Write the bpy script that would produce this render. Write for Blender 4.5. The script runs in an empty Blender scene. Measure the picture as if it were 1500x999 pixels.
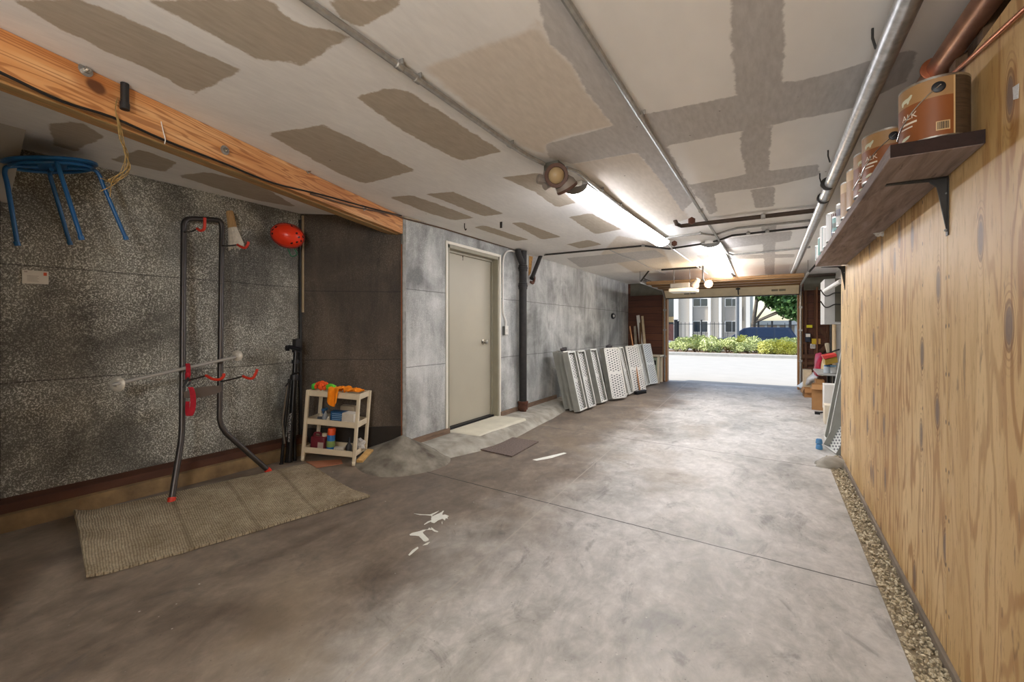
import bpy, bmesh, math, random
import numpy as np
from mathutils import Vector, Matrix, noise as mnoise
random.seed(7)
R = math.radians
SC = bpy.context.scene
COL = SC.collection
# ------------------------------------------------------------------ camera numbers (frame 1500 x 999)
FPX, HOR, CAMZ, CEIL = 630.0, 480.0, 1.22, 2.26
TH = math.atan((1133 - 750) / FPX)
SN, CS = math.sin(TH), math.cos(TH)
def ray(px, py):
    u = (px - 750) / FPX; v = (HOR - py) / FPX
    return Vector((-SN + u * CS, CS + u * SN, v))
CAM = Vector((0, 0, CAMZ))
def at_z(px, py, z): r = ray(px, py); return CAM + r * ((z - CAMZ) / r.z)
def at_x(px, py, x): r = ray(px, py); return CAM + r * (x / r.x)
def at_y(px, py, y): r = ray(px, py); return CAM + r * (y / r.y)
def at_d(px, py, k): return CAM + ray(px, py) * k
def at_pl(px, py, p, n):
    r = ray(px, py); n = Vector(n); return CAM + r * ((Vector(p) - CAM).dot(n) / r.dot(n))
def floor_z(x):
    t = min(1, max(0, (-2.6 - x) / 0.7)); return 0.09 * t * t * (3 - 2 * t)
def at_f(px, py):
    z = 0.0
    for _ in range(30):
        p = at_z(px, py, z); z = 0.5 * z + 0.5 * floor_z(p.x)
    return at_z(px, py, floor_z(p.x))
# ------------------------------------------------------------------ materials
def lin(h):
    if not isinstance(h, str): return h
    h = h.lstrip('#'); o = []
    for i in (0, 2, 4):
        c = int(h[i:i + 2], 16) / 255; o.append(c / 12.92 if c <= .04045 else ((c + .055) / 1.055) ** 2.4)
    return (o[0], o[1], o[2], 1)
class NT:
    def __init__(s, name):
        s.m = bpy.data.materials.new(name); s.m.use_nodes = True
        s.t = s.m.node_tree; s.b = s.t.nodes['Principled BSDF']; s.tc = None
    def n(s, typ, **kw):
        x = s.t.nodes.new(typ)
        for k, v in kw.items(): setattr(x, k, v)
        return x
    def l(s, a, b): s.t.links.new(a, b)
    def obj(s):
        if not s.tc: s.tc = s.n('ShaderNodeTexCoord')
        return s.tc.outputs['Object']
    def mp(s, sc=(1, 1, 1), rot=(0, 0, 0), loc=(0, 0, 0)):
        x = s.n('ShaderNodeMapping'); s.l(s.obj(), x.inputs[0])
        x.inputs['Scale'].default_value = sc; x.inputs['Rotation'].default_value = rot; x.inputs['Location'].default_value = loc
        return x.outputs[0]
    def noise(s, scale, vec=None, det=4, rough=.55, dist=0):
        x = s.n('ShaderNodeTexNoise'); s.l(vec if vec else s.obj(), x.inputs['Vector'])
        x.inputs['Scale'].default_value = scale; x.inputs['Detail'].default_value = det
        x.inputs['Roughness'].default_value = rough; x.inputs['Distortion'].default_value = dist
        return x.outputs['Fac']
    def vor(s, scale, vec=None, out='Distance', feat='F1', rnd=1):
        x = s.n('ShaderNodeTexVoronoi'); x.feature = feat; s.l(vec if vec else s.obj(), x.inputs['Vector'])
        x.inputs['Scale'].default_value = scale; x.inputs['Randomness'].default_value = rnd
        return x.outputs[out]
    def ramp(s, fac, stops):
        x = s.n('ShaderNodeValToRGB'); s.l(fac, x.inputs[0]); e = x.color_ramp.elements
        e[0].position = stops[0][0]; e[0].color = lin(stops[0][1]); e[1].position = stops[-1][0]; e[1].color = lin(stops[-1][1])
        for p, c in stops[1:-1]:
            q = e.new(p); q.color = lin(c)
        return x.outputs[0]
    def sm(s, v, a, b):
        x = s.n('ShaderNodeMapRange'); x.interpolation_type = 'SMOOTHSTEP'
        s.inp(v, x.inputs[0]); x.inputs[1].default_value = a; x.inputs[2].default_value = b
        return x.outputs[0]
    def inp(s, v, i):
        if isinstance(v, (int, float)): i.default_value = v
        elif isinstance(v, (tuple, str)): i.default_value = lin(v)
        else: s.l(v, i)
    def m2(s, op, a, b=0, c=0):
        x = s.n('ShaderNodeMath', operation=op)
        for v, i in zip((a, b, c), x.inputs): s.inp(v, i)
        return x.outputs[0]
    def mix(s, f, a, b, mode='MIX'):
        x = s.n('ShaderNodeMix', data_type='RGBA', blend_type=mode)
        s.inp(f, x.inputs[0]); s.inp(a, x.inputs[6]); s.inp(b, x.inputs[7]); return x.outputs[2]
    def sep(s, v=None):
        x = s.n('ShaderNodeSeparateXYZ'); s.l(v if v else s.obj(), x.inputs[0]); return x.outputs
    def attr(s, name):
        x = s.n('ShaderNodeAttribute'); x.attribute_name = name; return x.outputs['Fac']
    def bump(s, h, st=.3, d=.01):
        x = s.n('ShaderNodeBump'); x.inputs['Strength'].default_value = st; x.inputs['Distance'].default_value = d
        s.l(h, x.inputs['Height']); s.l(x.outputs[0], s.b.inputs['Normal'])
    def out(s, col=None, rough=.6, metal=0, spec=.5):
        if col is not None: s.inp(col, s.b.inputs['Base Color'])
        s.inp(rough, s.b.inputs['Roughness']); s.b.inputs['Metallic'].default_value = metal
        s.b.inputs['Specular IOR Level'].default_value = spec
        return s.m
MC = {}
def M(name, col, rough=.6, metal=0, var=.18, scale=9, bump=0, bsc=60, spec=.4, stretch=(1, 1, 1), col2=None):
    if name in MC: return MC[name]
    t = NT(name); c = lin(col)
    f = t.noise(scale, t.mp(stretch), 5)
    d = lin(col2) if col2 else tuple(x * (1 - var) for x in c[:3]) + (1,)
    u = c if col2 else tuple(min(1, x * (1 + var * .6)) for x in c[:3]) + (1,)
    cc = t.ramp(f, [(.3, d), (.7, u)])
    if bump: t.bump(t.noise(bsc, t.mp(stretch), 3), bump, .004)
    MC[name] = t.out(cc, rough, metal, spec); return MC[name]
def EM(name, col, st):
    m = bpy.data.materials.new(name); m.use_nodes = True; b = m.node_tree.nodes['Principled BSDF']
    b.inputs['Base Color'].default_value = lin(col); b.inputs['Emission Color'].default_value = lin(col); b.inputs['Emission Strength'].default_value = st
    return m
# ------------------------------------------------------------------ objects
ROOTM = {}
def tag(o, label=None, cat=None, group=None, kind=None):
    if label: o['label'] = label
    if cat: o['category'] = cat
    if group: o['group'] = group
    if kind: o['kind'] = kind
    return o
def thing(name, label, cat, loc=(0, 0, 0), group=None, mat=None):
    o = bpy.data.objects.new(name, None); COL.objects.link(o)
    mm = mat if mat is not None else Matrix.Translation(Vector(loc))
    o.matrix_world = mm; ROOTM[o] = mm.copy(); o.empty_display_size = .05
    return tag(o, label, cat, group)
class MB:
    def __init__(s): s.bm = bmesh.new()
    def v(s, p): return s.bm.verts.new(p)
    def poly(s, pts):
        return s.bm.faces.new([s.v(p) for p in pts])
    def box(s, lo, hi, T=None, tap=None):
        x0, y0, z0 = lo; x1, y1, z1 = hi
        P = [(x0, y0, z0), (x1, y0, z0), (x1, y1, z0), (x0, y1, z0), (x0, y0, z1), (x1, y0, z1), (x1, y1, z1), (x0, y1, z1)]
        P = [Vector(p) for p in P]
        if tap:
            cx, cy = (x0 + x1) / 2, (y0 + y1) / 2
            for p in P[:4]: p.x = cx + (p.x - cx) * tap; p.y = cy + (p.y - cy) * tap
        if T is not None: P = [T @ p for p in P]
        vs = [s.v(p) for p in P]
        for f in ((0, 3, 2, 1), (4, 5, 6, 7), (0, 1, 5, 4), (1, 2, 6, 5), (2, 3, 7, 6), (3, 0, 4, 7)): s.bm.faces.new([vs[i] for i in f])
        return s
    def beam(s, a, b, w, h, up=(0, 0, 1)):
        a = Vector(a); b = Vector(b); d = (b - a); L = d.length; d.normalize(); up = Vector(up)
        sd = d.cross(up)
        if sd.length < 1e-4: sd = d.cross(Vector((1, 0, 0)))
        sd.normalize(); u = sd.cross(d)
        T = Matrix((sd, d, u)).transposed().to_4x4(); T.translation = a
        return s.box((-w / 2, 0, -h / 2), (w / 2, L, h / 2), T)
    def prism(s, pts, vec):
        vec = Vector(vec); a = [s.v(Vector(p)) for p in pts]; b = [s.v(Vector(p) + vec) for p in pts]; n = len(a)
        s.bm.faces.new(a[::-1]); s.bm.faces.new(b)
        for i in range(n): s.bm.faces.new((a[i], a[(i + 1) % n], b[(i + 1) % n], b[i]))
        return s
    def tube(s, pts, r, n=10, cap=True):
        pts = [Vector(p) for p in pts]; rs = r if isinstance(r, (list, tuple)) else [r] * len(pts)
        rings = []; prev = None
        for i, p in enumerate(pts):
            d = (pts[min(i + 1, len(pts) - 1)] - pts[max(i - 1, 0)]).normalized()
            if prev is None:
                x = d.orthogonal().normalized()
            else:
                x = prev - d * prev.dot(d); x = x.normalized() if x.length > 1e-6 else d.orthogonal().normalized()
            prev = x; y = d.cross(x)
            rings.append([s.v(p + (x * math.cos(2 * math.pi * k / n) + y * math.sin(2 * math.pi * k / n)) * rs[i]) for k in range(n)])
        for a, b in zip(rings, rings[1:]):
            for k in range(n): s.bm.faces.new((a[k], a[(k + 1) % n], b[(k + 1) % n], b[k]))
        if cap: s.bm.faces.new(rings[0][::-1]); s.bm.faces.new(rings[-1])
        return s
    def lathe(s, prof, T=None, n=24, sx=1, sy=1):
        T = T if T is not None else Matrix(); rings = []
        for r, z in prof:
            rings.append([s.v(T @ Vector((max(r, 1e-4) * math.cos(2 * math.pi * k / n) * sx, max(r, 1e-4) * math.sin(2 * math.pi * k / n) * sy, z))) for k in range(n)])
        for a, b in zip(rings, rings[1:]):
            for k in range(n): s.bm.faces.new((a[k], a[(k + 1) % n], b[(k + 1) % n], b[k]))
        s.bm.faces.new(rings[0][::-1]); s.bm.faces.new(rings[-1]); return s
    def ball(s, c, r, sc=(1, 1, 1), sub=2, T=None, jit=0):
        ret = bmesh.ops.create_icosphere(s.bm, subdivisions=sub, radius=1)
        for v in ret['verts']:
            q = v.co.copy()
            if jit: q *= 1 + jit * (mnoise.noise(q * 1.7 + Vector(c) * 9))
            q = Vector((q.x * sc[0] * r, q.y * sc[1] * r, q.z * sc[2] * r)); 
            v.co = (T @ q if T is not None else q) + Vector(c)
        return s
    def sheet(s, g, th):
        """closed thin solid from a grid of points (rows of Vectors)"""
        nr, nc = len(g), len(g[0]); top = [[Vector(p) for p in r] for r in g]
        nrm = [[None] * nc for _ in range(nr)]
        for i in range(nr):
            for j in range(nc):
                du = top[min(i + 1, nr - 1)][j] - top[max(i - 1, 0)][j]; dv = top[i][min(j + 1, nc - 1)] - top[i][max(j - 1, 0)]
                q = du.cross(dv); nrm[i][j] = q.normalized() if q.length > 1e-9 else Vector((0, 0, 1))
        a = [[s.v(top[i][j] + nrm[i][j] * th / 2) for j in range(nc)] for i in range(nr)]
        b = [[s.v(top[i][j] - nrm[i][j] * th / 2) for j in range(nc)] for i in range(nr)]
        for i in range(nr - 1):
            for j in range(nc - 1):
                s.bm.faces.new((a[i][j], a[i + 1][j], a[i + 1][j + 1], a[i][j + 1])); s.bm.faces.new((b[i][j], b[i][j + 1], b[i + 1][j + 1], b[i + 1][j]))
        for i in range(nr - 1):
            s.bm.faces.new((a[i][0], b[i][0], b[i + 1][0], a[i + 1][0])); s.bm.faces.new((a[i][-1], a[i + 1][-1], b[i + 1][-1], b[i][-1]))
        for j in range(nc - 1):
            s.bm.faces.new((a[0][j], a[0][j + 1], b[0][j + 1], b[0][j])); s.bm.faces.new((a[-1][j], b[-1][j], b[-1][j + 1], a[-1][j + 1]))
        return s
    def build(s, name, mat, parent=None, smooth=True, bev=0, world=True, ang=40):
        bmesh.ops.recalc_face_normals(s.bm, faces=s.bm.faces)
        me = bpy.data.meshes.new(name); s.bm.to_mesh(me); s.bm.free()
        mats = mat if isinstance(mat, (list, tuple)) else [mat]
        for m in mats: me.materials.append(m)
        if smooth and len(me.polygons):
            me.polygons.foreach_set('use_smooth', [True] * len(me.polygons)); me.set_sharp_from_angle(angle=R(ang))
        o = bpy.data.objects.new(name, me); COL.objects.link(o)
        if parent is not None:
            o.parent = parent
            if world and parent in ROOTM: o.matrix_parent_inverse = ROOTM[parent].inverted()
        if bev:
            b = o.modifiers.new('edge', 'BEVEL'); b.width = bev; b.segments = 2; b.limit_method = 'ANGLE'; b.angle_limit = R(40)
        return o
def base(o):
    """put a one-mesh thing's origin at the middle of its base"""
    me = o.data; n = len(me.vertices); a = np.empty(n * 3); me.vertices.foreach_get('co', a); a = a.reshape(-1, 3)
    c = np.array([(a[:, 0].min() + a[:, 0].max()) / 2, (a[:, 1].min() + a[:, 1].max()) / 2, a[:, 2].min()])
    me.vertices.foreach_set('co', (a - c).ravel()); o.location = c; return o
def solo(mb, name, mat, label, cat, group=None, **kw):
    o = mb.build(name, mat, None, **kw); base(o); return tag(o, label, cat, group)
def struct(mb, name, mat, label=None, cat=None, **kw):
    o = mb.build(name, mat, None, **kw); return tag(o, label, cat, None, 'structure')
def frame(loc, xdir, zdir=(0, 0, 1)):
    z = Vector(zdir).normalized(); x = Vector(xdir); x = (x - z * x.dot(z)).normalized(); y = z.cross(x)
    T = Matrix((x, y, z)).transposed().to_4x4(); T.translation = Vector(loc); return T
def bez(pts, n=6):
    """Catmull-Rom through the points"""
    P = [Vector(p) for p in pts]; P = [P[0] * 2 - P[1]] + P + [P[-1] * 2 - P[-2]]; o = []
    for i in range(1, len(P) - 2):
        for k in range(n):
            t = k / n; a, b, c, d = P[i - 1:i + 3]
            o.append(.5 * ((2 * b) + (c - a) * t + (2 * a - 5 * b + 4 * c - d) * t * t + (3 * b - a - 3 * c + d) * t ** 3))
    return o + [P[-2]]
def text_polys(s, size):
    cu = bpy.data.curves.new('lettering', 'FONT'); cu.body = s; cu.size = size; cu.resolution_u = 2
    o = bpy.data.objects.new('lettering', cu); COL.objects.link(o)
    me = bpy.data.meshes.new_from_object(o.evaluated_get(bpy.context.evaluated_depsgraph_get()))
    vs = [v.co.copy() for v in me.vertices]; fs = [list(p.vertices) for p in me.polygons]
    bpy.data.objects.remove(o); bpy.data.curves.remove(cu); bpy.data.meshes.remove(me)
    return vs, fs
def add_text(mb, s, size, fn):
    vs, fs = text_polys(s, size); q = [mb.v(fn(v.x, v.y)) for v in vs]
    for f in fs:
        try: mb.bm.faces.new([q[i] for i in f])
        except ValueError: pass
EXPOSURE = 0.98
# ================================================================== SETTING
WL, WR, YF = -2.96, 0.53, 10.2
AC0, AC1, AC2 = Vector((-3.742, .57, 0)), Vector((-3.69, 2.35, 0)), Vector((WL, 2.915, 0))
ADIR = (AC1 - AC0).normalized(); AN = Vector((ADIR.y, -ADIR.x, 0))          # towards the room
EDIR = (AC2 - AC1).normalized(); EN = Vector((EDIR.y, -EDIR.x, 0))
def at_al(px, py, off=0): return at_pl(px, py, AC1 + AN * off, AN)
def at_en(px, py, off=0): return at_pl(px, py, AC1 + EN * off, EN)
# ---- concrete floor
def floor_mat():
    t = NT('worn_concrete'); X, Y, Z = t.sep()
    wob = t.m2('MULTIPLY', t.m2('SUBTRACT', t.noise(1.1, None, 4), .5), 1.6)
    lng = t.m2('SUBTRACT', X, t.m2('ADD', -1.24, wob))
    left = t.sm(lng, .35, -.55)
    n1 = t.noise(1.3, None, 5, .62, .6); n2 = t.noise(4.5, t.mp((1, .55, 1), (0, 0, .5)), 6, .65, 1.2); n3 = t.noise(70, None, 2)
    g = t.ramp(t.m2('ADD', t.m2('MULTIPLY', n1, .5), t.m2('MULTIPLY', n2, .5)), [(.28, '#7a7772'), (.42, '#a29f98'), (.54, '#bcb8b2'), (.7, '#d0cdc8')])
    b = t.ramp(t.m2('ADD', t.m2('MULTIPLY', n1, .55), t.m2('MULTIPLY', n2, .45)), [(.3, '#4b4137'), (.46, '#6e6256'), (.6, '#857869'), (.74, '#918475')])
    c = t.mix(left, g, b)
    n4 = t.noise(17, t.mp((1, .7, 1), (0, 0, .4)), 5, .7, .4)
    c = t.mix(.4, c, t.ramp(n4, [(.3, '#7a7a7a'), (.5, '#bcbcbc'), (.7, '#f2f2f2')]), 'MULTIPLY'); c = t.mix(1, c, (1.2, 1.2, 1.2, 1), 'MULTIPLY')
    sm = t.m2('MULTIPLY', t.sm(t.noise(2.2, t.mp((1, .6, 1), (0, 0, .9), (3, 1, 0)), 6, .7, 2.5), .55, .68), .42)     # tyre smears and spills
    c = t.mix(sm, c, '#4d4a47')
    ru = t.m2('MULTIPLY', t.sm(t.noise(.9, t.mp((1, 1, 1), (0, 0, 0), (7, 2, 0)), 3), .56, .68), .35)
    c = t.mix(ru, c, '#8a7a63')
    c = t.mix(t.m2('MULTIPLY', t.sm(t.vor(22), .09, .03), .5), c, '#3d3a36')
    c = t.mix(t.m2('MULTIPLY', t.sm(t.vor(9, t.mp((1, 1, 1), (0, 0, 0), (5, 5, 0))), .05, .02), .6), c, '#d8d6cc')
    def joint(p, q, w, col, st):
        nonlocal c
        if abs(q.x - p.x) > abs(q.y - p.y):
            m = (q.y - p.y) / (q.x - p.x); e = t.m2('SUBTRACT', Y, t.m2('MULTIPLY_ADD', X, m, p.y - m * p.x))
        else:
            m = (q.x - p.x) / (q.y - p.y); e = t.m2('SUBTRACT', X, t.m2('MULTIPLY_ADD', Y, m, p.x - m * p.y))
        k = t.sm(t.m2('ABSOLUTE', t.m2('ADD', e, t.m2('MULTIPLY', t.m2('SUBTRACT', t.noise(9), .5), .012))), w, w * .35)
        c = t.mix(t.m2('MULTIPLY', k, st), c, col)
    joint(at_z(628, 692, 0), at_z(1292, 862, 0), .007, '#1f1c1a', .9)
    joint(at_z(800, 625, 0), at_z(1193, 683, 0), .008, '#3a3734', .75)
    joint(at_z(503, 999, 0), at_z(798, 742, 0), .007, '#a59c90', .55)
    t.bump(n3, .12, .004)
    rr = t.m2('MULTIPLY_ADD', n2, .35, .34)
    return t.out(c, rr, 0, .4)
g = MB(); nx, ny = 56, 120; x0, x1, y0, y1 = -4.3, 1.3, -1.7, 10.22
vv = [[g.v((x0 + (x1 - x0) * i / nx, y0 + (y1 - y0) * j / ny, floor_z(x0 + (x1 - x0) * i / nx))) for j in range(ny + 1)] for i in range(nx + 1)]
for i in range(nx):
    for j in range(ny): g.bm.faces.new((vv[i][j], vv[i + 1][j], vv[i + 1][j + 1], vv[i][j + 1]))
struct(g, 'floor', floor_mat(), 'worn stained concrete floor slab with saw-cut joints', 'floor')
# ---- ceiling: taped drywall; the patch outlines are stored as signed distances on the mesh
BROWN = [[(10, 0), (127, 0), (220, 42), (353, 103), (282, 139), (247, 115), (160, 77), (77, 37), (33, 10)],
 [(213, 0), (398, 0), (416, 21), (440, 37), (470, 40), (512, 52), (472, 78), (440, 97), (425, 90), (400, 88), (380, 90), (330, 60)],
 [(480, 0), (598, 0), (571, 16), (550, 29), (528, 40), (501, 29)],
 [(520, 142), (571, 127), (603, 136), (734, 222), (678, 236), (656, 227), (587, 190), (550, 163)],
 [(391, 196), (474, 183), (537, 213), (609, 250), (534, 269), (498, 255), (459, 234)],
 [(570, 289), (604, 286), (660, 306), (694, 319), (666, 323), (630, 313)], [(624, 284), (664, 281), (738, 313), (708, 317), (658, 297)],
 [(694, 333), (710, 330), (774, 351), (756, 353)], [(750, 327), (764, 325), (822, 347), (794, 351)],
 [(735, 260), (793, 253), (843, 297), (815, 304), (784, 281)], [(833, 318), (865, 312), (910, 336), (872, 343)], [(830, 358), (862, 351), (882, 358), (850, 364)],
 [(70, 182), (115, 177), (154, 200), (108, 222), (80, 213)], [(161, 234), (206, 219), (259, 238), (241, 252)], [(259, 257), (304, 252), (380, 270), (436, 304), (370, 292), (308, 273)]]
TAN = [[(622, 99), (667, 83), (721, 64), (769, 48), (787, 29), (803, 61), (840, 98), (858, 133), (899, 184), (832, 198), (800, 211), (795, 225), (769, 216), (721, 182), (667, 139)],
 [(838, 240), (934, 223), (975, 268), (1010, 320), (945, 340), (900, 300)], [(905, 345), (968, 358), (985, 392), (930, 400), (880, 372)]]
GREY = [[(800, 211), (899, 184), (945, 168), (1078, 140), (1218, 107), (1290, 85), (1345, 70), (1330, 118), (1244, 160), (1131, 182), (1083, 192), (976, 214), (934, 223), (840, 240), (805, 232)],
 [(1068, -30), (1145, -30), (1150, 32), (1145, 118), (1131, 131), (1078, 140), (1072, 67)],
 [(780, -30), (812, -30), (827, 0), (942, 171), (899, 184), (858, 133), (840, 98), (803, 61)], [(934, 223), (976, 214), (1020, 290), (1000, 310), (966, 262)],
 [(1086, 192), (1131, 182), (1126, 246), (1118, 254), (1094, 258), (1083, 214)],
 [(1014, 270), (1097, 255), (1200, 240), (1200, 257), (1137, 271), (1097, 277), (1046, 283), (1051, 310), (1040, 315), (1020, 280)],
 [(1099, 278), (1135, 273), (1134, 302), (1107, 305)], [(1115, 330), (1137, 328), (1134, 402), (1121, 402)], [(1040, 352), (1160, 338), (1158, 352), (1050, 366)],
 [(1020, 374), (1165, 372), (1163, 377), (1028, 381)], [(830, 378), (960, 366), (975, 376), (850, 392)]]
def sdf(polys, P):
    best = np.full(len(P), 9.0)
    for poly in polys:
        w = [at_z(a, b, CEIL) for a, b in poly]; V = np.array([(p.x, p.y) for p in w]); n = len(V)
        d = np.full(len(P), 1e9); ins = np.zeros(len(P), bool)
        for i in range(n):
            a, b = V[i], V[(i + 1) % n]; e = b - a; q = P - a
            h = np.clip((q @ e) / max(e @ e, 1e-9), 0, 1); d = np.minimum(d, np.hypot(*(q - h[:, None] * e).T))
            with np.errstate(divide='ignore', invalid='ignore'):
                c = ((a[1] > P[:, 1]) != (b[1] > P[:, 1])) & (P[:, 0] < e[0] * (P[:, 1] - a[1]) / (e[1] if e[1] else 1e-9) + a[0])
            ins ^= c
        best = np.minimum(best, np.where(ins, -d, d))
    return best
def ceil_mat():
    t = NT('taped_drywall')
    n = t.m2('MULTIPLY', t.m2('SUBTRACT', t.noise(14, None, 5, .7), .5), .05)
    n0 = t.noise(3, t.mp((1, .4, 1)), 4); n2 = t.noise(24, t.mp((2.2, .5, 1)), 4, .6)
    c = t.ramp(t.m2('ADD', t.m2('MULTIPLY', n0, .6), t.m2('MULTIPLY', n2, .4)), [(.3, '#d9d7d4'), (.7, '#efede9')])
    X, Y, Z = t.sep()
    side = t.sm(X, -1.05, -.55)
    c = t.mix(side, c, t.ramp(n0, [(.3, '#e6e4e0'), (.7, '#f3f1ed')]))
    c = t.mix(t.sm(t.m2('ADD', t.attr('tan'), n), .02, -.02), c, t.ramp(n2, [(.3, '#d0c7bb'), (.7, '#dcd3c7')]))
    c = t.mix(t.sm(t.m2('ADD', t.attr('grey'), n), .006, -.006), c, t.ramp(n2, [(.3, '#b6b3b0'), (.7, '#c8c5c2')]))
    c = t.mix(t.sm(t.m2('ADD', t.attr('brown'), n), .006, -.006), c, t.ramp(n2, [(.25, '#a89d8d'), (.75, '#b8ad9d')]))
    c = t.mix(t.m2('MULTIPLY', t.sm(t.vor(4.2), .03, .018), .75), c, '#57514b')
    t.bump(n2, .1, .004); return t.out(c, .85, 0, .2)
g = MB(); nx, ny = 130, 300; x0, x1, y0, y1 = -4.1, 1.12, -1.7, 10.3; pts = []
vv = [[g.v((x0 + (x1 - x0) * i / nx, y0 + (y1 - y0) * j / ny, CEIL)) for j in range(ny + 1)] for i in range(nx + 1)]
for i in range(nx):
    for j in range(ny): g.bm.faces.new((vv[i][j], vv[i][j + 1], vv[i + 1][j + 1], vv[i + 1][j]))
g.bm.verts.index_update(); pts = np.array([(v.co.x, v.co.y) for v in g.bm.verts])
ce = struct(g, 'ceiling', ceil_mat(), 'drywall ceiling with taped and patched joints', 'ceiling')
for nm, pl in (('brown', BROWN), ('tan', TAN), ('grey', GREY)):
    a = ce.data.attributes.new(nm, 'FLOAT', 'POINT'); a.data.foreach_set('value', sdf(pl, pts).astype(np.float32))
# ---- tar paper
def paper(name, lo, mid, hi, speck, sp_amt, seams, streak=.5, vseams=(), zgrime=0):
    t = NT(name); X, Y, Z = t.sep()
    n1 = t.noise(1.6, None, 5, .6, .5); n2 = t.noise(5, t.mp((1, 1, .22)), 5, .65, .4); n3 = t.noise(120, None, 2)
    f = t.m2('ADD', t.m2('MULTIPLY', n1, 1 - streak), t.m2('MULTIPLY', n2, streak))
    c = t.ramp(f, [(.37, lo), (.5, mid), (.62, hi)])
    k = t.m2('MULTIPLY', t.sm(t.m2('MULTIPLY_ADD', t.noise(110, None, 2, .6), .5, t.m2('MULTIPLY', t.noise(240, None, 2, .7), .5)), .52, .565), t.m2('MULTIPLY', t.m2('MULTIPLY_ADD', t.sm(n1, .38, .58), .75, .25), sp_amt))
    c = t.mix(k, c, speck)
    w = t.m2('MULTIPLY', t.m2('SUBTRACT', t.noise(3), .5), .02)
    for z in seams:
        e = t.m2('ABSOLUTE', t.m2('ADD', t.m2('SUBTRACT', Z, z), w))
        c = t.mix(t.m2('MULTIPLY', t.sm(e, .006, .002), .6), c, '#14120f')
    for y in vseams:
        e = t.m2('ABSOLUTE', t.m2('ADD', t.m2('SUBTRACT', Y, y), w)); c = t.mix(t.m2('MULTIPLY', t.sm(e, .012, .004), .6), c, '#1c1b19')
    t.bump(t.m2('ADD', t.m2('MULTIPLY', n1, 1.0), t.m2('MULTIPLY', n3, .05)), .6, .03)
    return t.out(c, .62, 0, .45)
z1 = at_al(200, 402).z; z2 = at_en(500, 427).z; z3 = at_en(500, 527).z
sl = at_x(840, 449, WL).z; sl2 = at_x(840, 512, WL).z
m_al = paper('tar_paper_speckled', '#413f39', '#615f57', '#7c7b71', '#d3d3c8', .95, (z1, z3 - .02), .35)
m_en = paper('tar_paper_brown', '#2f2720', '#43392f', '#54483c', '#857c6d', .4, (z2, z3), .6)
m_lf = paper('tar_paper_silver', '#6a6b69', '#999a97', '#bdbebb', '#dcdcd8', .4, (sl, sl2), .4, [at_x(p, 450, WL).y for p in (857, 889, 915)])
g = MB()
a, b = AC0 - ADIR * .3, AC1
g.prism([a, b, b - AN * .08, a - AN * .08], (0, 0, CEIL)); struct(g, 'wall_alcove', m_al, 'dark speckled tar paper back wall of the alcove', 'wall')
g = MB(); g.prism([AC1, AC2, AC2 - EN * .08, AC1 - EN * .08], (0, 0, CEIL)); struct(g, 'wall_alcove_end', m_en, 'dark brown tar paper end wall of the alcove', 'wall')
# left wall with the door opening
dY0, dY1 = at_x(655, 500, WL).y, at_x(731, 500, WL).y; dZ0 = .085; dZ1 = at_x(655, 357, WL).z
g = MB()
def slab(y0, y1, z0, z1): g.box((WL - .14, y0, z0), (WL, y1, z1))
slab(2.915, dY0, 0, CEIL); slab(dY0, dY1, dZ1, CEIL); slab(dY0, dY1, 0, dZ0); slab(dY1, YF + .15, 0, CEIL)
struct(g, 'wall_left', m_lf, 'silver grey tar paper wall with a door', 'wall')
# near-left return and the wall behind the camera
m_dry = M('painted_drywall', '#a9a59d', .85, var=.06, scale=3)
g = MB(); g.box((-4.2, .16, 0), (-2.45, .27, CEIL)); g.box((-2.55, -1.7, 0), (-2.45, .27, CEIL)); struct(g, 'wall_near', m_dry, 'drywall return beside the alcove', 'wall')
g = MB(); g.box((-2.55, -1.7, 0), (1.1, -1.6, CEIL)); struct(g, 'wall_rear', m_dry, 'drywall wall at the closed end', 'wall')
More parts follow.
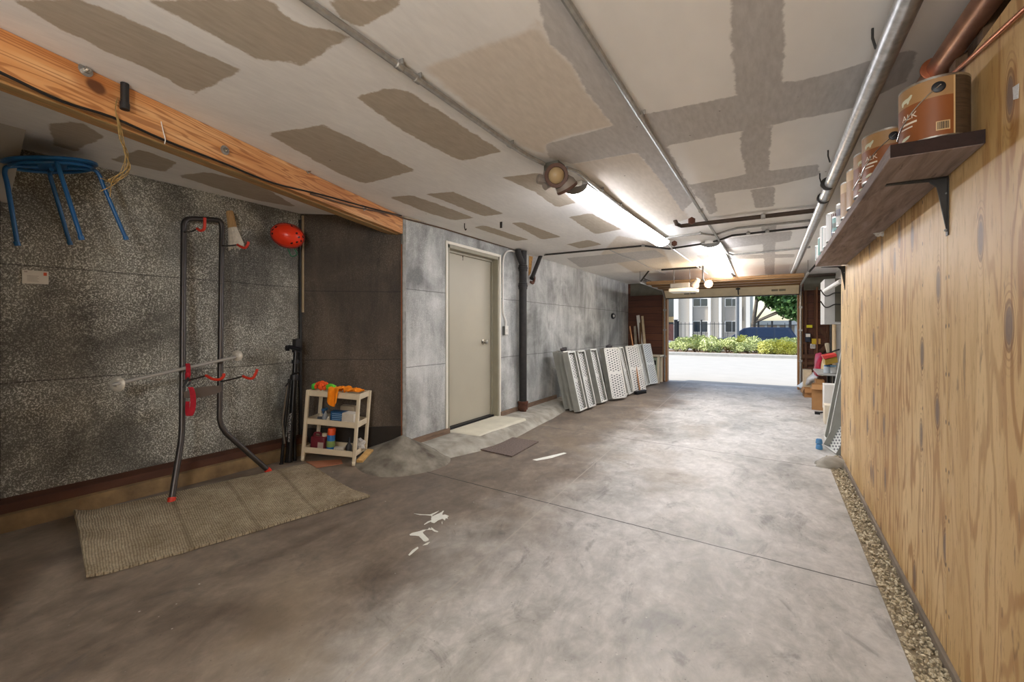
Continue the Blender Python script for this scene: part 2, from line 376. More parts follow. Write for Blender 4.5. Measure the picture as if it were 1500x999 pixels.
# ---- plywood wall
def ply_mat(seams):
    t = NT('fir_plywood'); X, Y, Z = t.sep()
    pid = t.m2('FLOOR', t.m2('MULTIPLY', t.m2('SUBTRACT', Y, seams[0]), 1 / 1.19))
    cv = t.n('ShaderNodeCombineXYZ'); t.l(t.m2('MULTIPLY', pid, 3.7), cv.inputs[0]); t.l(Y, cv.inputs[1]); t.l(t.m2('MULTIPLY', t.m2('ADD', Z, t.m2('MULTIPLY', pid, 5.3)), .16), cv.inputs[2])
    v = cv.outputs[0]
    sw = t.noise(2.6, v, 3, .5)
    rings = t.m2('SINE', t.m2('MULTIPLY', t.m2('ADD', t.m2('MULTIPLY', sw, 1.0), t.m2('MULTIPLY', t.noise(14, v, 3), .09)), 120))
    fine = t.noise(70, v, 4, .7)
    c = t.ramp(t.noise(3.2, v, 4), [(.3, '#b8945c'), (.5, '#caa772'), (.7, '#d9bb88')])
    c = t.mix(t.m2('MULTIPLY', t.sm(rings, .1, 1), t.m2('MULTIPLY', t.sm(t.noise(1.7, v, 2), .3, .6), .8)), c, '#966428')
    c = t.mix(t.m2('MULTIPLY', t.sm(fine, .52, .7), .6), c, '#8f6635')
    c = t.mix(t.m2('MULTIPLY', t.sm(t.noise(38, v, 3, .6, .6), .64, .69), .5), c, '#5f3f20')
    # knots: stretched cells, kept only where a coarse noise is high
    kv = t.n('ShaderNodeCombineXYZ'); t.l(t.m2('ADD', t.m2('MULTIPLY', pid, 7.3), t.m2('ADD', Y, t.m2('MULTIPLY', t.noise(6, v), .05))), kv.inputs[0]); t.l(t.m2('MULTIPLY', Z, .4), kv.inputs[1])
    kd = t.vor(4.6, kv.outputs[0]); kd.node.voronoi_dimensions = '2D'; on = t.sm(t.noise(1.4, kv.outputs[0], 1), .44, .5)
    kr = t.m2('MULTIPLY', t.sm(t.m2('SINE', t.m2('MULTIPLY', kd, 160)), .2, .9), t.sm(kd, .3, .1))
    c = t.mix(t.m2('MULTIPLY', t.m2('MULTIPLY', kr, on), .65), c, '#8a5a2a')
    c = t.mix(t.m2('MULTIPLY', t.m2('MULTIPLY', t.sm(kd, .12, .07), on), .9), c, '#6f5a4c')
    c = t.mix(t.m2('MULTIPLY', t.m2('MULTIPLY', t.sm(t.m2('ABSOLUTE', t.m2('SUBTRACT', kd, .115)), .02, .0), on), .7), c, '#69401c')
    for y in seams:                                                     # nail heads along each seam
        zz = t.m2('SUBTRACT', t.m2('FRACT', t.m2('MULTIPLY', t.m2('ADD', Z, t.m2('MULTIPLY', t.noise(2, v), .1)), 1 / .17)), .5)
        zz = t.m2('MULTIPLY', zz, .17 * .6)
        for off in (-.014, .016, .3):
            yy = t.m2('SUBTRACT', Y, y + off); d = t.m2('SQRT', t.m2('ADD', t.m2('MULTIPLY', yy, yy), t.m2('MULTIPLY', zz, zz)))
            c = t.mix(t.m2('MULTIPLY', t.sm(d, .0065, .003), .9), c, '#1d140c')
    t.bump(t.m2('ADD', fine, t.m2('MULTIPLY', rings, .15)), .12, .004)
    return t.out(c, .5, 0, .35)
SEAM = [at_x(1388, 600, WR).y, at_x(1286, 600, WR).y]; SEAM = [SEAM[0] - 2.36, SEAM[0] - 1.18, SEAM[0], SEAM[1], SEAM[1] + 1.18]
PEND = at_x(1232, 560, WR).y; edges = [-1.6] + [s for s in SEAM if -1.5 < s < PEND - .2] + [PEND]
PTOP = 2.075
g = MB()
for a, b in zip(edges, edges[1:]): g.box((WR, a + .0018, .03), (WR + .018, b - .0018, PTOP))
struct(g, 'wall_right', ply_mat(SEAM), 'fir plywood sheathing on the right wall', 'wall', smooth=False)
m_stud = M('old_stud', '#6b5138', .8, var=.35, scale=14, stretch=(4, 4, .5), bump=.3)
g = MB(); g.box((.62, -1.6, 0), (.72, PEND, CEIL))
for y in np.arange(-1.4, PEND, .41): g.box((WR + .019, y, 0), (.62, y + .04, CEIL))
g.box((WR + .018, PEND - .045, 0), (.72, PEND - .004, CEIL))
struct(g, 'wall_right_framing', m_stud, 'dark wooden stud framing behind the plywood', 'wall')
m_plaster = M('grey_plaster', '#a8a39a', .9, var=.15, scale=4)
g = MB(); g.box((1.0, PEND - .05, 0), (1.12, YF + .15, CEIL)); g.box((.72, PEND - .05, 0), (1.0, PEND - .004, CEIL)); struct(g, 'wall_right_far', m_plaster, 'grey wall beyond the plywood', 'wall')
# ---- front wall with the garage opening
OX0, OX1 = at_y(978, 500, YF).x, at_y(1168, 500, YF).x; OZ = 1.875
def board_mat(name, a, b, c_, pitch, axis):
    t = NT(name); S = t.sep(); v = t.mp((.6, 3, 9) if axis == 2 else (9, 3, .6))
    n = t.noise(5, v, 5, .6); row = t.m2('FLOOR', t.m2('MULTIPLY', S[axis], 1 / pitch)); fr = t.m2('FRACT', t.m2('MULTIPLY', S[axis], 1 / pitch))
    wn = t.n('ShaderNodeTexWhiteNoise'); wn.noise_dimensions = '1D'; t.l(row, wn.inputs['W'])
    c = t.ramp(t.m2('MULTIPLY_ADD', wn.outputs[0], .35, t.m2('MULTIPLY', n, .65)), [(.2, a), (.5, b), (.8, c_)])
    c = t.mix(t.sm(t.m2('ABSOLUTE', t.m2('SUBTRACT', fr, .5)), .465, .49), c, '#120c08')
    t.bump(n, .2, .01); return t.out(c, .7)
m_brd = board_mat('redwood_boards', '#3a1f14', '#56301f', '#6f4229', .155, 2)
g = MB(); g.box((WL, YF, 0), (OX0 - .02, YF + .1, CEIL)); g.box((OX1 + .02, YF, 0), (1.05, YF + .1, CEIL)); g.box((OX0 - .02, YF, OZ), (OX1 + .02, YF + .1, CEIL))
struct(g, 'wall_front', m_brd, 'brown redwood board wall around the garage opening', 'wall')
m_fir = M('fir_trim', '#9c7148', .65, var=.2, scale=10, stretch=(4, 4, .4), bump=.1)
g = MB(); g.box((OX0 - .1, YF - .05, 0), (OX0, YF + .12, OZ + .05)); g.box((OX1, YF - .05, 0), (OX1 + .09, YF + .12, OZ + .05)); g.box((OX0 - .1, YF - .05, OZ), (OX1 + .09, YF + .12, OZ + .06))
struct(g, 'trim_1', m_fir, 'fir frame of the garage opening', 'trim', bev=.004)
m_stud2 = M('brown_stud', '#5a3b27', .75, var=.3, scale=12, stretch=(4, 4, .5), bump=.2)
g = MB()   # exposed framing on the right of the opening
for x in (.52, .67, .86): g.box((x, YF - .06, 0), (x + .04, YF, CEIL))
g.box((.49, YF - .055, .5), (1.0, YF - .005, .56)); g.box((.49, YF - .055, .62), (1.0, YF - .005, .7)); g.box((.49, YF - .055, .9), (1.0, YF - .005, .95))
g.beam((.66, YF - .04, 1.3), (.92, YF - .04, 1.0), .04, .07); g.beam((.68, YF - .04, .66), (.9, YF - .04, .9), .04, .07); g.beam((.56, YF - .04, .26), (.8, YF - .04, .5), .04, .07)
struct(g, 'wall_front_framing', m_stud2, 'brown studs and braces beside the garage opening', 'wall')
g = MB(); g.box((-2.9, YF - .02, 1.97), (OX0 - .1, YF, CEIL)); g.box((OX1 + .1, YF - .075, 1.95), (1.0, YF, CEIL)); struct(g, 'wall_front_header', M('grey_green_header', '#5d5a4e', .8, var=.2), 'grey header boards above the redwood', 'wall')
# ---- curb, footings, base plates
m_conc = M('rough_concrete', '#a9a498', .85, var=.3, scale=7, bump=.5, bsc=25, col2='#7d776b')
def curb_prof(y):
    w = .5 + .05 * math.sin(y * 2.1); 
    if y > 5.2: w *= max(.35, 1 - (y - 5.2) * .4)
    return w
g = MB(); rows = []
for j in range(61):
    y = 3.08 + (YF - 3.08) * j / 60; w = curb_prof(y) * min(1, .72 + (y - 3.08) * .5); jit = .012 * mnoise.noise(Vector((y * 3, 0, 0)))
    rows.append([g.v((WL - .02, y, .1)), g.v((WL + .06, y, .1 + jit * .3)), g.v((WL + w * .62, y, .085 + jit * .5)), g.v((WL + w * .78, y, .06 + jit)), g.v((WL + w, y, -.01))])
for a, b in zip(rows, rows[1:]):
    for k in range(4): g.bm.faces.new((a[k], a[k + 1], b[k + 1], b[k]))
struct(g, 'trim_2', m_conc, 'sloped concrete curb along the left wall', 'curb')
g = MB(); rows = []      # concrete heap at the alcove corner
cx, cy = WL + .07, 2.83
for i in range(15):
    r = i / 14; row = []
    for k in range(40):
        a = 2 * math.pi * k / 40; rr = r * (.43 + .02 * math.sin(3 * a)); x = cx + rr * math.cos(a); y = cy + rr * math.sin(a) * 1.05
        z = .23 * (1 - r) ** 1.15 + .01 * (1 - r) + .006 * mnoise.noise(Vector((x * 9, y * 9, 0)))
        row.append(g.v((x, y, z + floor_z(x) * (.2 + .8 * r) - (.02 if r == 1 else 0))))
    rows.append(row)
for a, b in zip(rows[1:], rows[2:]):
    for k in range(40): g.bm.faces.new((a[k], b[k], b[(k + 1) % 40], a[(k + 1) % 40]))
ap = g.v((cx, cy, .24))
for k in range(40): g.bm.faces.new((ap, rows[1][k], rows[1][(k + 1) % 40]))
bmesh.ops.delete(g.bm, geom=rows[0], context='VERTS')
struct(g, 'trim_3', M('heap_concrete', '#8f897b', .9, var=.3, scale=7, bump=.8, bsc=35, col2='#544c41'), 'cone shaped concrete heap at the alcove corner', 'concrete heap')
m_plate = M('redwood_plate', '#75604f', .8, var=.35, scale=10, stretch=(3, .5, 3), bump=.3)
g = MB()
def plate(p, q): g.box((WL - .01, p, .1), (WL + .025, q, .155))
plate(2.97, dY0 + .02); plate(dY1 + .02, at_x(764, 600, WL).y); plate(at_x(771, 600, WL).y, 6.2)
struct(g, 'baseboard_left', m_plate, 'weathered wooden base plate of the left wall', 'baseboard')
m_foot = M('brown_footing', '#8d7450', .85, var=.35, scale=6, bump=.4, bsc=25, col2='#57452f')
g = MB(); A = AC0 - ADIR * .05; B = AC1 + ADIR * .02
g.prism([A, A + AN * .14, A + AN * .12 + Vector((0, 0, .18)), A + Vector((0, 0, .2))], B - A); struct(g, 'trim_4', m_foot, 'brown concrete footing along the alcove wall', 'footing')
g = MB(); g.prism([A + Vector((0, 0, .185)), A + AN * .09 + Vector((0, 0, .18)), A + AN * .085 + Vector((0, 0, .235)), A + Vector((0, 0, .25))], B - A)
struct(g, 'baseboard_alcove', M('dark_red_plate', '#4c2c1c', .75, var=.3, scale=8, stretch=(1, .4, 1)), 'dark red base plate along the alcove wall', 'baseboard')
g = MB(); g.prism([AC1 + EN * .012 + Vector((0, 0, .05)), AC1 + Vector((0, 0, .05)), AC1 + Vector((0, 0, .3)), AC1 + EN * .012 + Vector((0, 0, .3))], AC2 - AC1); struct(g, 'baseboard_alcove_end', M('black_board', '#2a241e', .8), 'black board along the alcove end wall', 'baseboard')
g = MB(); g.box((WR - .012, 0 - 1.6, -.01), (WR + .03, PEND, .052)); struct(g, 'baseboard_right', M('grey_sill', '#7d7060', .85, var=.35, scale=9, stretch=(3, .4, 3), bump=.4), 'weathered grey sill under the plywood', 'baseboard', bev=.005)
g = MB(); p = AC0 - ADIR * .02 + AN * .002; g.box((p.x - .02, p.y - .06, 0), (p.x + .025, p.y + .022, 1.98)); struct(g, 'trim_5', M('dark_gap_strip', '#15120f', .8), 'dark strip added for the shaded gap at the near alcove end', 'post')  # black strip stands in for the darkness of a gap at the wall end
# alcove corner strip and its pale batten
g = MB(); q = AC1 + (AN + EN).normalized() * .012; g.box((q.x - .012, q.y - .012, .25), (q.x + .01, q.y + .01, 2.2)); struct(g, 'trim_6', M('dark_batten', '#2c2c2c', .6), 'dark corner strip in the alcove', 'trim')
g = MB(); q = AC1 + EN * .01 + EDIR * .025; g.box((q.x - .008, q.y - .008, 1.36), (q.x + .008, q.y + .008, 2.24)); struct(g, 'trim_7', M('pale_batten', '#a08c70', .7), 'thin pale batten in the alcove corner', 'trim')
g = MB(); g.box((WL - .01, 2.895, .15), (WL + .012, 2.935, CEIL - .005)); struct(g, 'trim_8', M('torn_edge', '#8b8a84', .7, var=.3, scale=20), 'torn grey paper edge at the alcove corner', 'trim')
g = MB(); q = AC2 - EDIR * .022 + EN * .004; g.prism([q, q + EDIR * .02, q + EDIR * .02 + EN * .012, q + EN * .012], (0, 0, 2.0)); struct(g, 'trim_12', M('orange_stud_edge', '#8a4f2c', .7, var=.4, scale=8, stretch=(4, 4, .6)), 'orange brown stud edge at the alcove corner', 'trim')
# ---- sloping soffit at the left
g = MB(); z0 = CEIL + .0
g.prism([(-3.36, .27, z0), (-3.80, .27, z0), (-3.80, .27, 1.93), (-3.72, .27, 1.93)], (0, .335, 0)); struct(g, 'trim_9', m_dry, 'sloping drywall soffit above the alcove', 'soffit')
# ---- ceiling beam
BF0, BF1 = at_z(0, 39, CEIL), at_z(591, 317, CEIL); BD = (BF1 - BF0).normalized(); BN = Vector((BD.y, -BD.x, 0))
BA = BF0 - BD * .55; BB = BF1
def at_bm(px, py, off=0): return at_pl(px, py, BF0 + BN * off, BN)
def beam_mat():
    t = NT('douglas_fir'); tc = t.n('ShaderNodeTexCoord'); mp = t.n('ShaderNodeMapping'); t.l(tc.outputs['Object'], mp.inputs[0])
    mp.inputs['Rotation'].default_value = (0, 0, -math.atan2(BD.y, BD.x)); mp.inputs['Scale'].default_value = (1, 1, 1)
    m3 = t.n('ShaderNodeMapping'); t.l(mp.outputs[0], m3.inputs[0]); m3.inputs['Scale'].default_value = (.55, 6, 6); v = m3.outputs[0]
    sw = t.noise(1.4, v, 3, .5); rg = t.m2('SINE', t.m2('MULTIPLY', sw, 95)); fine = t.noise(14, v, 4)
    c = t.ramp(t.noise(2, v, 3), [(.3, '#b87a45'), (.5, '#cc935c'), (.72, '#dcb07e')])
    c = t.mix(t.m2('MULTIPLY', t.sm(rg, .1, 1), .62), c, '#8a4d22'); c = t.mix(t.m2('MULTIPLY', t.sm(fine, .55, .7), .35), c, '#9c6233')
    kd = t.vor(1.5, v); c = t.mix(t.m2('MULTIPLY', t.sm(kd, .12, .05), .75), c, '#4a2410')
    vm = t.n('ShaderNodeVectorMath', operation='DOT_PRODUCT'); t.l(t.obj(), vm.inputs[0]); vm.inputs[1].default_value = BD
    kc = at_bm(140, 127); e1 = t.m2('MULTIPLY', t.m2('SUBTRACT', vm.outputs['Value'], kc.dot(BD)), 1 / .05); e2 = t.m2('MULTIPLY', t.m2('SUBTRACT', t.sep()[2], kc.z), 1 / .034)
    ek = t.m2('ADD', t.m2('SQRT', t.m2('ADD', t.m2('MULTIPLY', e1, e1), t.m2('MULTIPLY', e2, e2))), t.m2('MULTIPLY', t.m2('SUBTRACT', t.noise(12), .5), .7))
    c = t.mix(t.m2('MULTIPLY', t.sm(ek, 1.9, .9), .6), c, '#9c5a26'); c = t.mix(t.m2('MULTIPLY', t.sm(ek, .95, .5), .85), c, '#4a2512')
    gz = t.sep()[2]; n = t.noise(9, v, 4)
    c = t.mix(t.m2('MULTIPLY', t.sm(t.m2('ADD', gz, t.m2('MULTIPLY', n, .02)), CEIL - .148, CEIL - .165), .85), c, '#85734a')
    t.bump(fine, .12, .003); return t.out(c, .55, 0, .4)
m_beam = beam_mat(); g = MB()
def ply(o0, o1, zb): g.prism([BA - BN * o0 + Vector((0, 0, CEIL)), BA - BN * o1 + Vector((0, 0, CEIL)), BA - BN * o1 + Vector((0, 0, zb - CEIL + CEIL)), BA - BN * o0 + Vector((0, 0, zb))], BB - BA)
for o0, o1, zb in ((0, .045, CEIL - .165), (.048, .093, CEIL - .172), (.096, .14, CEIL - .168)):
    g.prism([(BA - BN * o0) + Vector((0, 0, CEIL - .002)) - Vector((0, 0, BA.z)), (BA - BN * o1) + Vector((0, 0, CEIL - .002)) - Vector((0, 0, BA.z)), (BA - BN * o1) + Vector((0, 0, zb - BA.z)), (BA - BN * o0) + Vector((0, 0, zb - BA.z))], BB - BA)
struct(g, 'ceiling_beam', m_beam, 'orange fir beam crossing the ceiling above the alcove', 'beam', bev=.004)
# ---- gravel strip
g = MB(); rnd = random.Random(3)
for i in range(2600):
    y = rnd.random() ** 1.3 * (PEND + .1 - 1.0) + 1.0; x = rnd.uniform(.425, WR - .008); r = rnd.uniform(.004, .011)
    T = Matrix.Rotation(rnd.random() * 6, 3, (rnd.random(), rnd.random(), rnd.random() + .1))
    ret = bmesh.ops.create_icosphere(g.bm, subdivisions=1, radius=r)
    s = (rnd.uniform(.7, 1.3), rnd.uniform(.6, 1.1), rnd.uniform(.5, .9)); zc = rnd.uniform(.002, .02) * (x - .40) / .1
    for v in ret['verts']: q = T @ Vector((v.co.x * s[0], v.co.y * s[1], v.co.z * s[2])); v.co = q + Vector((x, y, zc))
def gravel_mat():
    t = NT('mixed_gravel'); return t.out(t.ramp(t.noise(55, None, 2), [(.35, '#6f6450'), (.5, '#b3a486'), (.65, '#ddd2b8')]), .9)
o = g.build('gravel', gravel_mat(), None); tag(o, 'strip of loose gravel along the foot of the plywood', 'gravel', None, 'stuff')
g = MB(); g.box((.42, -1.6, -.02), (WR, PEND + .05, .003)); struct(g, 'trim_10', M('grit_bed', '#8c7e66', .95, var=.4, scale=60), 'gritty bed under the gravel strip', 'bed')
# ================================================================== MATERIALS FOR THINGS
m_white = M('white_paint', '#d9d6cf', .5, var=.05); m_blk = M('black_plastic', '#17171a', .45, var=.2); m_steel = M('galvanized', '#a19f9a', .4, .6, var=.2, scale=30)
m_pipe = M('galvanized_pipe', '#b9b9b7', .36, .7, var=.3, scale=25); m_dkpipe = M('dark_gas_pipe', '#4a3d33', .6, .4, var=.25); m_cop = M('aged_copper', '#c0937c', .42, .75, var=.25, scale=12)
m_cop2 = M('bright_copper', '#c87d55', .3, .9, var=.1); m_red = M('red_rubber', '#c2321f', .5, var=.15); m_iron = M('cast_iron', '#2e2c2b', .6, .3, var=.3, scale=20, bump=.2); m_rust = M('rust', '#553425', .85, var=.4, scale=20, bump=.3)
m_olive = M('olive_paint', '#8f8a78', .45, var=.08); m_door = M('door_paint', '#a6a08f', .42, var=.05, scale=2); m_trimw = M('cream_trim', '#d8d3c6', .5, var=.05)
m_jute_t = M('twine', '#937848', .9, var=.3, scale=40); m_chrome = M('satin_nickel', '#b3b0aa', .25, .95, var=.05); m_gun = M('gunmetal_tube', '#4a4644', .38, .7, var=.15)
m_card = M('cardboard', '#a87c4e', .8, var=.12, scale=5); m_woodraw = M('raw_pine', '#c19a5f', .7, var=.2, scale=12, stretch=(3, 3, .5)); m_wood = M('broom_wood', '#9a6b42', .6, var=.2, scale=15)
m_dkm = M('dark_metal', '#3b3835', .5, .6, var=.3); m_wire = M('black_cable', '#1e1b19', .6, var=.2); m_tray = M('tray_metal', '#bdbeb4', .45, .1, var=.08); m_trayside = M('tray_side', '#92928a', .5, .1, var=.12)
m_tube = EM('fluorescent_lens', '#f7f8ff', 20.0); m_bulb = EM('bulb', '#ffd9a0', 10.0); m_lens = M('opener_lens', '#e6ddc8', .4, var=.03)
m_blue = M('blue_plastic', '#2f5f92', .45, var=.15); m_trolley = M('beige_plastic', '#d2c5ab', .5, var=.06)
# ================================================================== DOOR
def door():
    w0, w1 = dY0, dY1; XF = WL
    d = thing('door_1', 'closed beige flush door with nickel knob in left wall', 'door', (XF, w0, dZ0)); d['kind'] = 'structure'
    g = MB(); t = .012
    g.box((XF, w0 - .028, dZ0), (XF + t, w0, dZ1 + .03)); g.box((XF, w1, dZ0 + .02), (XF + t, w1 + .03, dZ1 + .03)); g.box((XF, w0, dZ1), (XF + t, w1, dZ1 + .03)); g.build('trim', m_trimw, d, bev=.002)
    g = MB()
    for a, b in ((w0, w0 + .035), (w1 - .035, w1)): g.box((XF - .13, a, dZ0), (XF + .008, b, dZ1))
    g.box((XF - .13, w0, dZ1 - .04), (XF + .008, w1, dZ1)); g.box((XF - .098, w1 - .05, dZ0), (XF - .07, w1 - .03, dZ1 - .04)); g.box((XF - .098, w0 + .03, dZ1 - .065), (XF - .07, w1 - .03, dZ1 - .04))
    g.build('frame', m_olive, d, bev=.002)
    g = MB(); g.box((XF - .135, w0 + .037, dZ0 + .045), (XF - .1, w1 - .037, dZ1 - .043)); dp = g.build('door_panel', m_door, d, bev=.002)
    g = MB(); g.box((XF - .13, w0 + .03, dZ0 - .01), (XF - .055, w1 - .03, dZ0 + .042)); g.build('threshold', m_blk, d)
    p = at_x(711, 501, XF - .06); T = frame((XF - .1, p.y, p.z), (0, 1, 0), (1, 0, 0))
    g = MB(); g.lathe([(.0, 0), (.032, 0), (.032, .006), (.012, .01), (.011, .03), (.022, .036), (.028, .05), (.024, .062), (.0, .066)], T, 24); g.build('knob', m_chrome, d)
    g = MB()
    for k in (.1, .38): g.tube([(XF - .085, w0 + k, dZ1 - .085), (XF - .085, w0 + k, dZ1 - .06)], .005, 6); g.tube([(XF - .085, w0 + k, dZ1 - .12), (XF - .085, w0 + k, dZ1 - .085)], .0025, 6)
    g.build('hook', m_dkm, d)
door()
g = MB(); g.prism([(WL - .05, dY0 + .03, .0), (WL + .36, dY0 + .12, 0), (WL + .34, dY0 + .12, .1), (WL - .05, dY0 + .03, .112)], (0, dY1 - dY0 - .02, 0)); struct(g, 'trim_11', M('painted_sill', '#c8c2ae', .7, var=.12, scale=6), 'pale painted concrete step in front of the door', 'step', bev=.02)
# ================================================================== WALL SWITCH, CONDUIT
p = at_x(738.5, 484, WL); q0 = at_x(735, 380, WL); q1 = at_x(745, 364, WL)
r_ = thing('wall_switch', 'white surface switch beside the beige door, fed by bent conduit', 'switch', p)
g = MB(); g.box((WL, p.y - .045, p.z - .06), (WL + .035, p.y + .04, p.z + .055)); g.build('box', M('switch_box', '#5d5f5c', .5), r_, bev=.004)
g = MB(); g.box((WL + .035, p.y - .035, p.z - .055), (WL + .042, p.y + .04, p.z + .06)); g.build('cover_plate', m_white, r_, bev=.004)
g = MB(); g.box((WL + .042, p.y - .006, p.z - .02), (WL + .052, p.y + .01, p.z + .02)); g.build('toggle', m_white, r_, bev=.002)
g = MB(); x = WL + .02
g.tube(bez([(x, q1.y + .25, CEIL - .03), (x, q0.y + .18, CEIL - .035), (x, q0.y + .05, CEIL - .09), (x, q0.y, CEIL - .22), (x, q0.y, 1.75), (x, q0.y, p.z + .25), (x, p.y + .01, p.z + .12), (x, p.y, p.z + .05)], 6), .011, 8)
solo(g, 'conduit', m_white, 'white painted conduit bending down the wall to the switch', 'pipe')
# ================================================================== SOIL STACK
p = at_x(766, 480, WL + .08)
r_ = thing('drain_pipe', 'black cast iron drain pipe standing against grey left wall', 'pipe', (p.x, p.y, .08))
g = MB(); g.tube([(p.x, p.y, .2), (p.x, p.y, CEIL - .01)], .052, 20); g.build('stack', m_iron, r_)
g = MB(); g.lathe([(.04, .06), (.045, .08), (.05, .12), (.066, .125), (.066, .2), (.072, .205), (.072, .23), (.054, .235)], Matrix.Translation((p.x, p.y, 0)), 20); g.build('cleanout', m_rust, r_)
for z in (1.78, 2.02):
    g = MB(); g.lathe([(.05, -.045), (.06, -.04), (.06, -.012), (.065, -.01), (.065, .012), (.06, .014), (.06, .04), (.05, .045)], Matrix.Translation((p.x, p.y, z)), 20); g.build('coupling', m_iron, r_)
g = MB(); g.tube(bez([(p.x, p.y, 2.05), (p.x, p.y - .06, 2.12), (p.x, p.y - .12, 2.2), (p.x, p.y - .13, 2.255)], 5), .04, 14); g.build('branch', m_iron, r_)
q = at_x(787, 392, WL + .06)
r_ = thing('pipe_bracket', 'rusty iron pipe elbow beside broken wall opening by the black drain', 'bracket', q)
g = MB(); a = at_x(793, 372, WL + .07); b = at_x(779, 408, WL + .07); g.tube(bez([a + Vector((0, .02, .03)), a, (a + b) / 2, b], 5), [.03] * 15 + [.035], 12); g.build('arm', m_iron, r_)
g = MB(); g.tube(bez([b + Vector((0, .06, .05)), b + Vector((0, .07, 0)), b + Vector((0, .03, -.06)), b + Vector((0, -.03, -.05))], 5), .02, 10); g.build('hook', m_rust, r_)
g = MB(); g.prism([at_x(775, 375, WL + .004), at_x(780, 376, WL + .004), at_x(777, 400, WL + .004), at_x(774, 404, WL + .004)], (.006, 0, 0)); solo(g, 'wood_fragment', M('torn_wood', '#b98a4c', .8, var=.4, scale=25), 'splintered orange wood showing through the torn wall paper', 'wood')
# ================================================================== CEILING PIPES AND CONDUITS
def cz(pts, z): return [at_z(a, b, z) for a, b in pts]
def run(name, label, pts, r, mat, straps=(), n=8, z=None, ext=None, group=None, m_st=None):
    P = [Vector(p) for p in pts]
    if ext: P = [P[0] + (P[0] - P[1]).normalized() * ext] + P
    t = thing(name, label, 'pipe', P[0], group)
    g = MB(); g.tube(P, r, n); g.build('tube', mat, t)
    for s in straps:
        d = (s[1]).normalized(); T = frame(s[0], d.orthogonal(), d)
        g = MB(); g.lathe([(r * .98, -.018), (r * 1.25, -.014), (r * 1.25, .014), (r * .98, .018)], T, 14)
        sd = d.cross(Vector((0, 0, 1))).normalized(); c = Vector(s[0])
        g.beam(Vector((c.x, c.y, c.z)) + sd * (r * 1.1), Vector((c.x, c.y, CEIL - .001)) + sd * (r * 1.1), .02, .004, d) 
        g.build('strap', m_st or m_steel, t)
    return t
zc = CEIL - .022
c1 = cz([(449, 0), (747, 212)], zc); d1 = c1[1] - c1[0]
run('conduit', 'steel conduit running up to the twin floodlight', c1 + [at_z(772, 228, zc), at_z(797, 240, zc - .01)], .013, m_steel, [(at_z(584, 96, zc), d1), (at_z(611, 116, zc), d1), (at_z(747, 212, zc), d1)], ext=3.0)
c2 = cz([(829, 0), (1063, 367)], zc); d2 = c2[1] - c2[0]
run('conduit', 'long straight steel conduit along mid ceiling turning right past the second light', c2 + cz([(1067, 371), (1073, 373), (1118, 369.5), (1187, 362)], zc), .013, m_steel, [(at_z(938, 169, zc), d2), (at_z(1026, 309, zc), d2), (at_z(1118, 369.5, zc), Vector((1, 0, 0)))], ext=2.4)
c3 = cz([(846, 250), (971, 353)], zc); d3 = c3[1] - c3[0]
run('conduit', 'steel conduit beside the nearer fluorescent light bending right across the ceiling', [at_z(830, 246, zc - .01)] + c3[:0] + [at_z(846, 252, zc), at_z(962, 345, zc), at_z(972, 348.5, zc), at_z(1027, 342, zc), at_z(1046, 344.5, zc), at_z(1060, 340, zc), at_z(1080, 334, zc), at_z(1187, 323, zc)], .012, m_steel, [(at_z(880, 279, zc), d3), (at_z(907, 301, zc), d3), (at_z(1026, 342, zc), Vector((1, 0, 0)))])
run('conduit', 'steel conduit running on from the nearer light to the floodlit end', cz([(958, 342), (987, 366), (1036, 401)], zc), .012, m_steel, [(at_z(987, 366, zc), d3)])
run('conduit', 'thin conduit crossing from the black drain pipe to the right wall', [at_x(795, 374, WL + .02)] + cz([(800, 373), (942, 360), (980, 364.5), (1040, 355.5), (1056, 351), (1072, 345), (1184, 332.5)], zc), .012, m_dkm, [(at_z(942, 360, zc), Vector((1, 0, 0))), (at_z(1096, 341.5, zc), Vector((1, 0, 0))), (at_z(1124, 338.5, zc), Vector((1, 0, 0)))])
zg = CEIL - .045
run('gas_pipe', 'dark brown gas pipe with red valve crossing above the shelf', [at_z(989, 323, CEIL)] + cz([(991, 328), (998, 331), (1193, 308.5)], zg), .02, m_dkpipe, [(at_z(1118, 317, zg), Vector((1, 0, 0)))], n=10)
run('gas_pipe', 'dark pipe above the raised garage door by the right track', cz([(1163, 406.5), (1224, 402)], zg), .022, m_dkpipe, n=10)
def valve(px, py, label):
    p = at_z(px, py, zg + .0); t = thing('valve_handle', label, 'valve', p); d = Vector((.35, -.9, -.1)).normalized()
    T = frame(p + d * .03, (0, 0, 1), d); g = MB(); g.lathe([(.0, 0), (.036, 0), (.036, .004), (.03, .014), (.012, .014), (.0, .016)], T, 6); g.build('wheel', m_rust, t)
    g = MB(); g.tube([p, p + d * .035], .01, 8); g.build('stem', m_cop2, t)
valve(1012, 324, 'red gas valve handle on the dark brown pipe'); valve(987, 357, 'small red valve handle on thin conduit past the light')
zs = 2.185; s0, s1 = at_z(1331, 0, zs), at_z(1159.5, 405, zs); sd_ = (s1 - s0).normalized()
t = thing('silver_pipe', 'large silver galvanized pipe along the ceiling near the shelf', 'pipe', s0)
g = MB(); g.tube([s0 - sd_ * 3.0, s1], .036, 24); g.build('tube', m_pipe, t)
for px, py in ((1213, 269), (1206.5, 290)):
    c = at_z(px, py, zs); T = frame(c, sd_.orthogonal(), sd_); g = MB(); g.lathe([(.035, -.012), (.043, -.01), (.043, .01), (.035, .012)], T, 24); g.build('collar', m_dkm, t)
c = at_z(1206.5, 290, zs)
